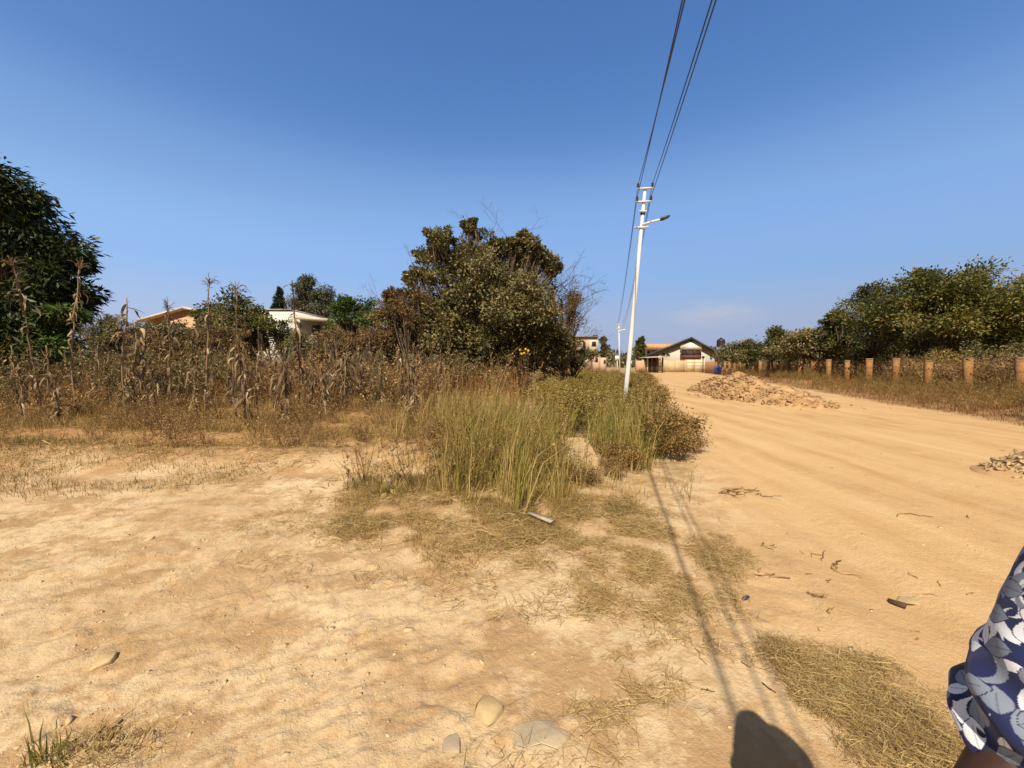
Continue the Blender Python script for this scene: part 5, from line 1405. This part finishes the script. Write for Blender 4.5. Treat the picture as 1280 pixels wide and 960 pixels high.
# twigs and dry stalk litter on the track
def twig_litter(name, label, px, py, size, g, n=3, group=None, flat=0.12, cat="twig"):
    x, y, z = gnd(px, py); m = MB()
    for q in range(n):
        a_ = g.uniform(0, 6.28); L = size * g.uniform(0.5, 1); p0 = np.array([x, y, z + 0.006]) + np.array([g.normal(), g.normal(), 0]) * size * 0.22
        dv = np.array([math.cos(a_), math.sin(a_) * 0.6, flat * g.random()]) * L
        s_ = np.linspace(0, 1, 6)[:, None]; P = p0 + dv * (s_ - 0.5) + g.normal(0, size * 0.05, (6, 3)) * np.array([1, 1, 0.3])
        P[:, 2] = np.maximum(P[:, 2], z + 0.004)
        m.tube(P, np.linspace(0.0045, 0.002, 6) * (size / 0.2) ** 0.5, 5, 0.25 + 0.75 * g.random())
    return single(name, m, M['drystem'], label, cat, group=group)


g = np.random.default_rng(500)
twig_litter("dry_twigs", "forked dry stalk lying on the track above the dark scrap", 962, 722, 0.22, g, 3, flat=0.3)
twig_litter("dry_twigs", "small tangled tuft of dry twigs on the track", 1024, 745, 0.10, g, 9, flat=0.5)
twig_litter("dry_twigs", "curled dry stalk on the track left of the tangled twigs", 965, 685, 0.18, g, 4, flat=0.3)
twig_litter("dry_twigs", "spread of dry grass stalks on the upper part of the track", 922, 615, 0.45, g, 14, flat=0.12)
twig_litter("dry_twigs", "dark stick lying on the track below the small heap", 1132, 642, 0.25, g, 2, flat=0.05)
twig_litter("dry_twigs", "loose dry stalks on the track left of the pale stone", 1040, 706, 0.3, g, 6, flat=0.2)
twig_litter("dry_twigs", "pale straw bits on the dark tuft at lower left", 140, 925, 0.16, g, 9, flat=0.4)
cl_ = "short dry stick lying on the dusty track"
for q in range(26):
    px, py = g.uniform(880, 1260), g.uniform(530, 860)
    twig_litter("dry_stick", cl_, px, py, g.uniform(0.05, 0.2), g, 1, "loose sticks on the track", 0.05)
M['crumb'] = mat_wear("earth_crumb", (0.46, 0.32, 0.17), (0.66, 0.51, 0.30), 8, 0.95, 0.1, 0.3, 60)
# pebbles: uncountable
mb = MB()
shp = [hull(g, 1, 0.8, 0.6, 10) for _ in range(6)]
xy = np.concatenate([scatter(2600, -5, 9, 1.1, 13, lambda x, y: (np.abs(x) < 1.4 * y + 0.3) * sst(0.42, 0.7, fbm(x * 0.8, y * 0.8, 3, 99)) * np.minimum(1, (2.5 / y)), g),
    scatter(4200, -5, 1.2, 1.0, 5.2, lambda x, y: (np.abs(x) < 1.4 * y + 0.3) * (0.15 + 0.85 * (1 - sst(-1.0, 0.6, x + 0.2 * (y - 2)))) * sst(0.42, 0.62, fbm(x * 2.4, y * 2.4, 4, 199)) * np.minimum(1, 2.2 / y), g)])
for (x, y) in xy:
    V, T = shp[g.integers(6)]; s_ = 0.0065 * np.exp(g.normal(-0.1, 0.6))
    mb.add(V * s_ + np.array([x, y, 0]), T, None, g.random())
Vp, Tp, Qp, Cp = mb.arrays(); Vp[:, 2] += np.repeat(H(xy[:, 0], xy[:, 1]), [len(shp[0][0])] * 0 or 1) if False else H(Vp[:, 0], Vp[:, 1])
mb2 = MB(); mb2.add(Vp, Tp, None, Cp)
stuff("pebbles", mb2, M['crumb'], "small pebbles and crumbs scattered over the bare earth", "pebbles")
# bare upright stick plants
for (px, py, hgt, lab) in ((455, 600, 0.55, "bare forked dry stick plant on the low bank"), (433, 612, 0.3, "short bare twig standing left of the forked dry stick plant"),
                           (505, 570, 0.5, "leafless brown weed stalk left of the tall grass"), (478, 560, 0.45, "thin leafless weed on the bank behind the forked stick plant")):
    x, y, z = gnd(px, py); m = MB()
    for q in range(3): _twigs(m, np.array([x, y, z - 0.02]), np.array([x + g.normal() * 0.12, y + g.normal() * 0.08, z + hgt * g.uniform(0.7, 1)]), 0.007, 1, g)
    single("bare_weed", m, M['drystem'], lab, "weed")
# broadleaf seedling
x, y, z = gnd(480, 622)
bl_ = thing("broadleaf_plant", "small broad leaved plant, one green and one pale dead leaf, in front of the bank", "plant", (x, y, z))
m = MB()
for q in range(3): m.tube([(x, y, z), (x + g.normal() * 0.05, y + g.normal() * 0.04, z + 0.14)], [0.005, 0.003], 5)
part("stems", m, M['twig'], bl_)
for (dx_, dz_, az_, ti, lab) in ((-0.06, 0.16, -2.6, 0.1, "green leaf"), (0.0, 0.18, -1.2, 0.35, None), (0.07, 0.10, -0.6, 0.98, "pale dead leaf"), (0.03, 0.06, -1.9, 0.9, None)):
    m = MB(); leaves(m, np.array([[x + dx_, y, z + dz_]]), np.array([[math.cos(az_), math.sin(az_), -0.35]]), 0.12, 0.062, ti * 0.8, N=np.array([[0.2, -0.5, 1.0]])); part("leaf", m, M['weed'], bl_, lab)
# green tuft at the lower left corner
x, y, z = gnd(65, 950); m = MB(); n = 60
xy = np.stack([x + g.normal(0, 0.045, n), y + g.normal(0, 0.03, n)], -1)
blades(m, xy, g.uniform(0.07, 0.17, n), g.uniform(0.004, 0.008, n), np.abs(g.normal(0.3, 0.25, n)), g.uniform(0, 6.28, n), np.clip(g.normal(0.2, 0.2, n), 0, 1), g=g)
single("grass_tuft", m, M['greengrass'], "small tuft of green grass at the lower left corner", "grass tuft")
m = MB(); x, y, z = gnd(120, 945); n = 300
xy = np.stack([x + g.normal(0, 0.11, n), y + g.normal(0, 0.05, n)], -1)
blades(m, xy, g.uniform(0.04, 0.16, n), g.uniform(0.002, 0.004, n), g.uniform(0.8, 1.5, n), g.uniform(0, 6.28, n), np.clip(g.normal(0.5, 0.3, n), 0, 1), z=H(xy[:, 0], xy[:, 1]) + g.uniform(0, 0.02, n), g=g)
stuff("straw_heap", m, M['hay'], "loose straw around the green tuft at the lower left corner", "straw")
# yellow flowers
fl = thing("yellow_flower_plant", "plant with a few bright yellow flowers in front of the big shrub", "flower", (at(655, 450, 14)[0], 14.0, h1(0.5, 14)))
m = MB(); heads = []
for (px, py) in ((650, 437), (655, 441), (660, 438), (652, 442), (657, 436)):
    p = at(px, py, 14.0); m.tube([(p[0] * 0.9 + 0.04, 14.0, h1(0.4, 14)), (p[0], 14.0, (p[2] + 0.5) / 1.5), p], [0.008, 0.006, 0.004], 4, 0.4); heads.append(p)
part("stems", m, M['drystem'], fl)
M['yellow'] = mat_wear("yellow_petal", (0.75, 0.50, 0.02), (0.85, 0.62, 0.05), 9, 0.6, 0.2, 0)
for p in heads:
    m = MB(); a_ = np.arange(9) * 0.698; n = 9
    leaves(m, np.repeat(p[None], n, 0), np.stack([np.cos(a_), 0 * a_ - 0.3, np.sin(a_)], -1), 0.045, 0.024, 0.5, N=np.repeat(np.array([[0, -1.0, 0]]), n, 0)); part("flower_head", m, M['yellow'], fl)

# ------------------------------------------------------------------ far roadside signs
for (px, Y, w_, z0_, z1_, lab) in ((771.5, 62, 0.75, 1.9, 2.6, "white square sign board far down the track beyond the pole"), (787.5, 66, 0.5, 1.2, 1.7, "small pale sign far down the track right of the pole")):
    sx = hx(px, Y); s_ = thing("sign_board", lab, "sign", (sx, Y, 0))
    m = MB(); m.box(sx - 0.05, sx + 0.05, Y, Y + 0.08, 0, z0_); part("post", m, M['galv'], s_)
    m = MB(); m.box(sx - w_ / 2, sx + w_ / 2, Y - 0.06, Y - 0.005, z0_, z1_); part("board", m, M['trim'], s_)

# ------------------------------------------------------------------ person standing at the right
SK = mat_wear("brown_skin", (0.040, 0.018, 0.012), (0.055, 0.026, 0.016), 14, 0.55, 0.3, 0.05, 80)
pc = np.array([0.735, 0.185])            # stands facing -x
per = thing("person", "person in a navy shirt with white and grey flowers standing close at the right edge", "person", (pc[0], pc[1], 0))
fx, fy = np.array([-1.0, 0, 0]), np.array([0, 1.0, 0])   # facing, and the person's right-hand side
def bp(f_, s_, z_): return np.array([pc[0], pc[1], 0]) + fx * f_ + fy * s_ + np.array([0, 0, z_])
SH = np.array([0.728, 0.420, 1.385]); EL = np.array([0.683, 0.480, 1.070]); WR = np.array([0.515, 0.445, 0.905])
J = []; E = []; RD = []
def jn(p, r, par=None):
    J.append(tuple(p)); RD.append(r)
    if par is not None: E.append((par, len(J) - 1))
    return len(J) - 1
pel = jn(bp(0, 0, 0.92), 0.135); sp1 = jn(bp(0.01, 0, 1.08), 0.12, pel); sp2 = jn(bp(0.0, 0, 1.27), 0.13, sp1); nk = jn(bp(-0.01, 0, 1.41), 0.062, sp2)
nk2 = jn(bp(0.01, 0, 1.47), 0.055, nk); hd = jn(bp(0.03, 0, 1.53), 0.080, nk2); hd2 = jn(bp(0.025, 0, 1.59), 0.088, hd); hd3 = jn(bp(0.01, 0, 1.635), 0.055, hd2)
ns = jn(bp(0.105, 0, 1.555), 0.014, hd)
sr = jn(SH, 0.062, sp2); er = jn(EL, 0.043, sr); wr = jn(WR, 0.027, er)
sl = jn(bp(0, -0.2, 1.385), 0.062, sp2); el_ = jn(bp(-0.02, -0.26, 1.08), 0.043, sl); wl_ = jn(bp(0.06, -0.24, 0.85), 0.027, el_)
for (w0, dv, sd2) in ((wr, unit(WR - EL), np.array([0, 0, 1.0])), (wl_, np.array([-0.25, 0, -0.97]), np.array([0.9, 0.0, -0.2]))):
    p0 = np.array(J[w0]); pm = jn(p0 + dv * 0.055, 0.026, w0)
    for q, (o_, L_) in enumerate(((-0.03, 0.075), (-0.01, 0.088), (0.01, 0.082), (0.03, 0.065))):
        k0 = jn(p0 + dv * 0.09 + sd2 * o_, 0.0095, pm); cu = np.cross(dv, sd2)
        k1 = jn(np.array(J[k0]) + dv * L_ * 0.5 + cu * 0.012, 0.0085, k0); jn(np.array(J[k1]) + dv * L_ * 0.4 + cu * 0.025, 0.0075, k1)
    t1 = jn(p0 + dv * 0.03 + sd2 * 0.036, 0.011, w0); jn(np.array(J[t1]) + dv * 0.045 + sd2 * 0.02, 0.009, t1)
for s_ in (-1, 1):
    hp = jn(bp(0, s_ * 0.095, 0.86), 0.085, pel); kn = jn(bp(0.015, s_ * 0.1, 0.48), 0.055, hp); an = jn(bp(-0.01, s_ * 0.1, 0.085), 0.036, kn)
    hl = jn(bp(0.03, s_ * 0.1, 0.045), 0.034, an); jn(bp(0.16, s_ * 0.115, 0.03), 0.026, hl)
me = bpy.data.meshes.new("body"); me.from_pydata([tuple(np.array(p) - ORG[per]) for p in J], E, []); me.update()
tmp = bpy.data.objects.new("body_tmp", me); COL.objects.link(tmp)
sm = tmp.modifiers.new("s", 'SKIN'); sm.use_smooth_shade = True; me.skin_vertices[0].data[0].use_root = True
for q, r_ in enumerate(RD): me.skin_vertices[0].data[q].radius = (r_, r_)
ss = tmp.modifiers.new("u", 'SUBSURF'); ss.levels = 2; ss.render_levels = 2
dg = bpy.context.evaluated_depsgraph_get(); bme = bpy.data.meshes.new_from_object(tmp.evaluated_get(dg))
bpy.data.objects.remove(tmp); bme.materials.clear(); bme.materials.append(SK)
body = bpy.data.objects.new("body", bme); COL.objects.link(body); body.parent = per
ORG[body] = ORG[per]
for s_ in (-1, 1):
    m = MB(); c = bp(0.103, s_ * 0.031, 1.572); zz = np.linspace(-0.011, 0.011, 7); m.tube(c + np.array([0, 0, 1]) * zz[:, None], np.sqrt(np.maximum(0.0116 ** 2 - zz ** 2, 1e-8)), 10); part("eye", m, M['trim'], per, smooth=True)
    m = MB(); c = bp(0.0, s_ * 0.088, 1.56); m.tube([c - np.array([0, 0, 0.03]), c + np.array([0.0, s_ * 0.008, 0.0]), c + np.array([0, 0, 0.03])], [0.006, 0.014, 0.007], 8); part("ear", m, SK, per, smooth=True)
m = MB(); m.tube([bp(0.108, -0.024, 1.513), bp(0.115, 0, 1.512), bp(0.108, 0.024, 1.513)], [0.004, 0.008, 0.004], 8); part("mouth", m, mat_wear("lip", (0.12, 0.045, 0.04), (0.15, 0.06, 0.05), 9, 0.5, 0.3, 0), per, smooth=True)
# hair cap
th_ = np.linspace(0, np.pi * 0.62, 18); ph = np.linspace(0, 2 * np.pi, 33)[:-1]
TH, PH = np.meshgrid(th_, ph, indexing='ij'); cz_ = bp(0.012, 0, 1.575)
hr = 1 + 0.05 * vnoise(PH * 9, TH * 9)
V = cz_ + np.stack([-(np.sin(TH) * np.cos(PH)) * 0.098 * hr, np.sin(TH) * np.sin(PH) * 0.093 * hr, np.cos(TH) * 0.102 * hr], -1) - fx * 0.0 + np.array([1, 0, 0]) * (0.035 * (TH / th_.max()) ** 2)[..., None]
V = V.reshape(-1, 3); i_ = np.arange(17)[:, None] * 32; j_ = np.arange(32)[None]
m = MB(); m.add(V, None, np.stack([i_ + j_, i_ + (j_ + 1) % 32, i_ + 32 + (j_ + 1) % 32, i_ + 32 + j_], -1).reshape(-1, 4)); part("hair", m, M['black'], per, smooth=True)


# printed shirt: lofted torso and sleeves; the print is computed from the cloth's own (around, along) coordinates
def print_cols(U, Vv, wrap, seed):
    gg = np.random.default_rng(seed)
    navy, grey, white, blk = (0.016, 0.023, 0.088), (0.20, 0.235, 0.31), (0.72, 0.76, 0.82), (0.006, 0.005, 0.008)
    C = np.empty(U.shape + (3,)); C[:] = navy
    u0, u1, v0, v1 = U.min(), U.max(), Vv.min(), Vv.max()
    cs = []
    for _ in range(4000):
        p = (gg.uniform(u0, u1), gg.uniform(v0, v1))
        if all(min(abs(p[0] - q_[0]), wrap - abs(p[0] - q_[0])) ** 2 + (p[1] - q_[1]) ** 2 > 0.055 ** 2 for q_ in cs): cs.append(p)
    def du(p): return (U - p + wrap / 2) % wrap - wrap / 2
    # small white commas and stems
    for _ in range(len(cs) * 3):
        p = (gg.uniform(u0, u1), gg.uniform(v0, v1)); a_ = gg.uniform(0, 6.28); r0 = gg.uniform(0.012, 0.024)
        x = du(p[0]) * math.cos(a_) + (Vv - p[1]) * math.sin(a_); y = -du(p[0]) * math.sin(a_) + (Vv - p[1]) * math.cos(a_)
        ring = (np.abs(np.hypot(x, y) - r0) < 0.0055 * (1 - np.clip(x / r0, -1, 1)) * 0.6) & (y > -r0 * 0.3)
        C[ring] = white if gg.random() < 0.6 else grey
    for q, p in enumerate(cs):
        k = gg.integers(4, 6); a0 = gg.uniform(0, 6.28)
        for e in range(k):
            a_ = a0 + e * 2 * np.pi / k + gg.normal(0, 0.12); Lp = gg.uniform(0.026, 0.044); wm = gg.uniform(0.008, 0.0135)
            x = du(p[0]) * math.cos(a_) + (Vv - p[1]) * math.sin(a_) - 0.012; y = -du(p[0]) * math.sin(a_) + (Vv - p[1]) * math.cos(a_)
            s_ = np.clip(x / Lp, 0, 1); ins = (x > 0) & (x < Lp) & (np.abs(y) < wm * np.sin(np.pi * s_ ** 0.8))
            rim = ins & (np.abs(y) > wm * np.sin(np.pi * s_ ** 0.8) - 0.0013)
            base = white if gg.random() < 0.5 else grey
            C[ins] = base
            vein = ins & (np.abs(y) < 0.0008) & (x < 0.7 * Lp); C[vein] = tuple(0.6 * b_ for b_ in base)
            C[rim] = (0.016, 0.021, 0.085)
        dd = np.hypot(du(p[0]), Vv - p[1])
        if q % 2 == 0: C[dd < 0.0115] = blk
        else: C[dd < 0.006] = navy
    return C


def mat_cloth():
    t = NT("printed_cloth"); c = t.attr("print").outputs["Color"]
    t.base(c, 0.75, 0.2); t.p.inputs["Sheen Weight"].default_value = 0.15
    t.bump(t.math('ADD', t.noise(420, 2), t.math('MULTIPLY', t.noise(40, 4), 1.5)), 0.15, 0.002)
    return t.m


def loft(centres, rads, nu, nv, folds, seed, closed_cols, wrap):
    pass


def sleeve(S0, E0, mid, seed, nu=420, nv=560):
    S0, E0, mid = map(np.asarray, (S0, E0, mid))
    s_ = np.linspace(0, 1, nv)[:, None]
    C = (1 - s_) ** 2 * S0 + 2 * s_ * (1 - s_) * mid + s_ ** 2 * E0
    d = unit(np.gradient(C, axis=0)); ref = np.array([0.2, 0.9, 0.1]); a_ = unit(np.cross(d, ref)); b_ = np.cross(d, a_)
    th = np.linspace(0, 2 * np.pi, nu + 1)[:-1]
    TH, SS = np.meshgrid(th, s_[:, 0])
    rad = np.interp(SS, [0, 0.25, 0.6, 0.82, 0.95, 1.0], [0.082, 0.075, 0.070, 0.075, 0.072, 0.064])
    fold = 0.009 * np.sin(SS * 34 + 2.2 * np.sin(TH + seed) + 1.2 * np.sin(2 * TH)) * sst(0.5, 0.95, SS) + 0.006 * np.sin(3 * TH + SS * 7) + 0.012 * (fbm(np.cos(TH) * 1.6 + 5, SS * 5 + np.sin(TH) * 1.6, 3, seed) - 0.5)
    rr_ = rad + fold
    V = C[:, None] + rr_[..., None] * (a_[:, None] * np.cos(TH)[..., None] + b_[:, None] * np.sin(TH)[..., None])
    L = np.linalg.norm(np.diff(C, axis=0), axis=1).sum(); wrap = 2 * np.pi * 0.078
    return V, TH / (2 * np.pi) * wrap, SS * L, wrap, rr_, C, a_, b_


def add_sheet(m, V, cols, col):
    nv, nu = V.shape[:2]
    i_ = np.arange(nv - 1)[:, None] * nu; j_ = np.arange(nu)[None]
    m.add(V.reshape(-1, 3), None, np.stack([i_ + j_, i_ + (j_ + 1) % nu, i_ + nu + (j_ + 1) % nu, i_ + nu + j_], -1).reshape(-1, 4)); cols.append(col.reshape(-1, 3))


CL = mat_cloth()
m = MB(); cols = []
V, U_, Vv, wrap, *_r = sleeve(SH + np.array([0.012, -0.03, 0.035]), EL + np.array([-0.005, 0.008, -0.045]), (SH + EL) / 2 + np.array([0.015, 0.02, 0.015]), 3)
add_sheet(m, V, cols, print_cols(U_, Vv, wrap, 31))
inner = V[-1:] * 1.0; ctr = V[-1].mean(0); ins = np.concatenate([V[-1:], (V[-1:] - ctr) * 0.86 + ctr + np.array([0.0, 0, 0.03])])
add_sheet(m, ins, cols, np.full(ins.shape, 0.03))
S2, E2 = bp(0, -0.18, 1.41), bp(-0.02, -0.262, 1.03)
V, U_, Vv, wrap, *_r = sleeve(S2, E2, (S2 + E2) / 2 + np.array([0, -0.02, 0.0]), 5, 120, 120)
add_sheet(m, V, cols, print_cols(U_, Vv, wrap, 33))
nz, nu = 240, 260; zz = np.linspace(1.455, 0.70, nz); th = np.linspace(0, 2 * np.pi, nu + 1)[:-1]; TH, ZZ = np.meshgrid(th, zz)
rs = np.interp(-ZZ, [-1.455, -1.43, -1.38, -1.28, -1.08, -0.9, -0.7], [0.075, 0.125, 0.185, 0.185, 0.165, 0.19, 0.205]); rf_ = np.interp(-ZZ, [-1.455, -1.43, -1.38, -1.28, -1.08, -0.9, -0.7], [0.072, 0.085, 0.11, 0.145, 0.135, 0.155, 0.165])
fo = 1 + 0.03 * np.sin(7 * TH + ZZ * 3) * sst(-1.2, -0.7, -ZZ) + 0.03 * (fbm(np.cos(TH) * 2 + 9, ZZ * 6 + np.sin(TH) * 2, 3, 15) - 0.5)
V = np.stack([pc[0] - np.cos(TH) * rf_ * fo, pc[1] + np.sin(TH) * rs * fo, ZZ], -1); wrap = 2 * np.pi * 0.16
add_sheet(m, V, cols, print_cols(TH / 6.2832 * wrap, ZZ, wrap, 37))
cc_ = np.concatenate(cols); cc_ = np.concatenate([cc_, np.ones((len(cc_), 1))], 1)
part("shirt", m, CL, per, smooth=True, attrs={"print": cc_})
tq = MB()
for s_ in (-1, 1):
    tq.tube([bp(0, s_ * 0.085, 0.86), bp(0.012, s_ * 0.1, 0.5), bp(-0.005, s_ * 0.1, 0.11)], [0.115, 0.085, 0.075], 20)
tq.tube([bp(0, 0, 1.0), bp(0, 0, 0.9), bp(0, 0, 0.8)], [0.145, 0.15, 0.14], 20)
part("trousers", tq, mat_wear("dark_trousers", (0.02, 0.02, 0.03), (0.035, 0.035, 0.045), 9, 0.85, 0.2, 0.2, 60), per, smooth=True)
for s_ in (-1, 1):
    m = MB(); m.tube([bp(-0.06, s_ * 0.1, 0.03), bp(0.0, s_ * 0.1, 0.045), bp(0.1, s_ * 0.108, 0.042), bp(0.2, s_ * 0.118, 0.022)], [0.032, 0.048, 0.046, 0.022], 12); part("shoe", m, M['black'], per, smooth=True)
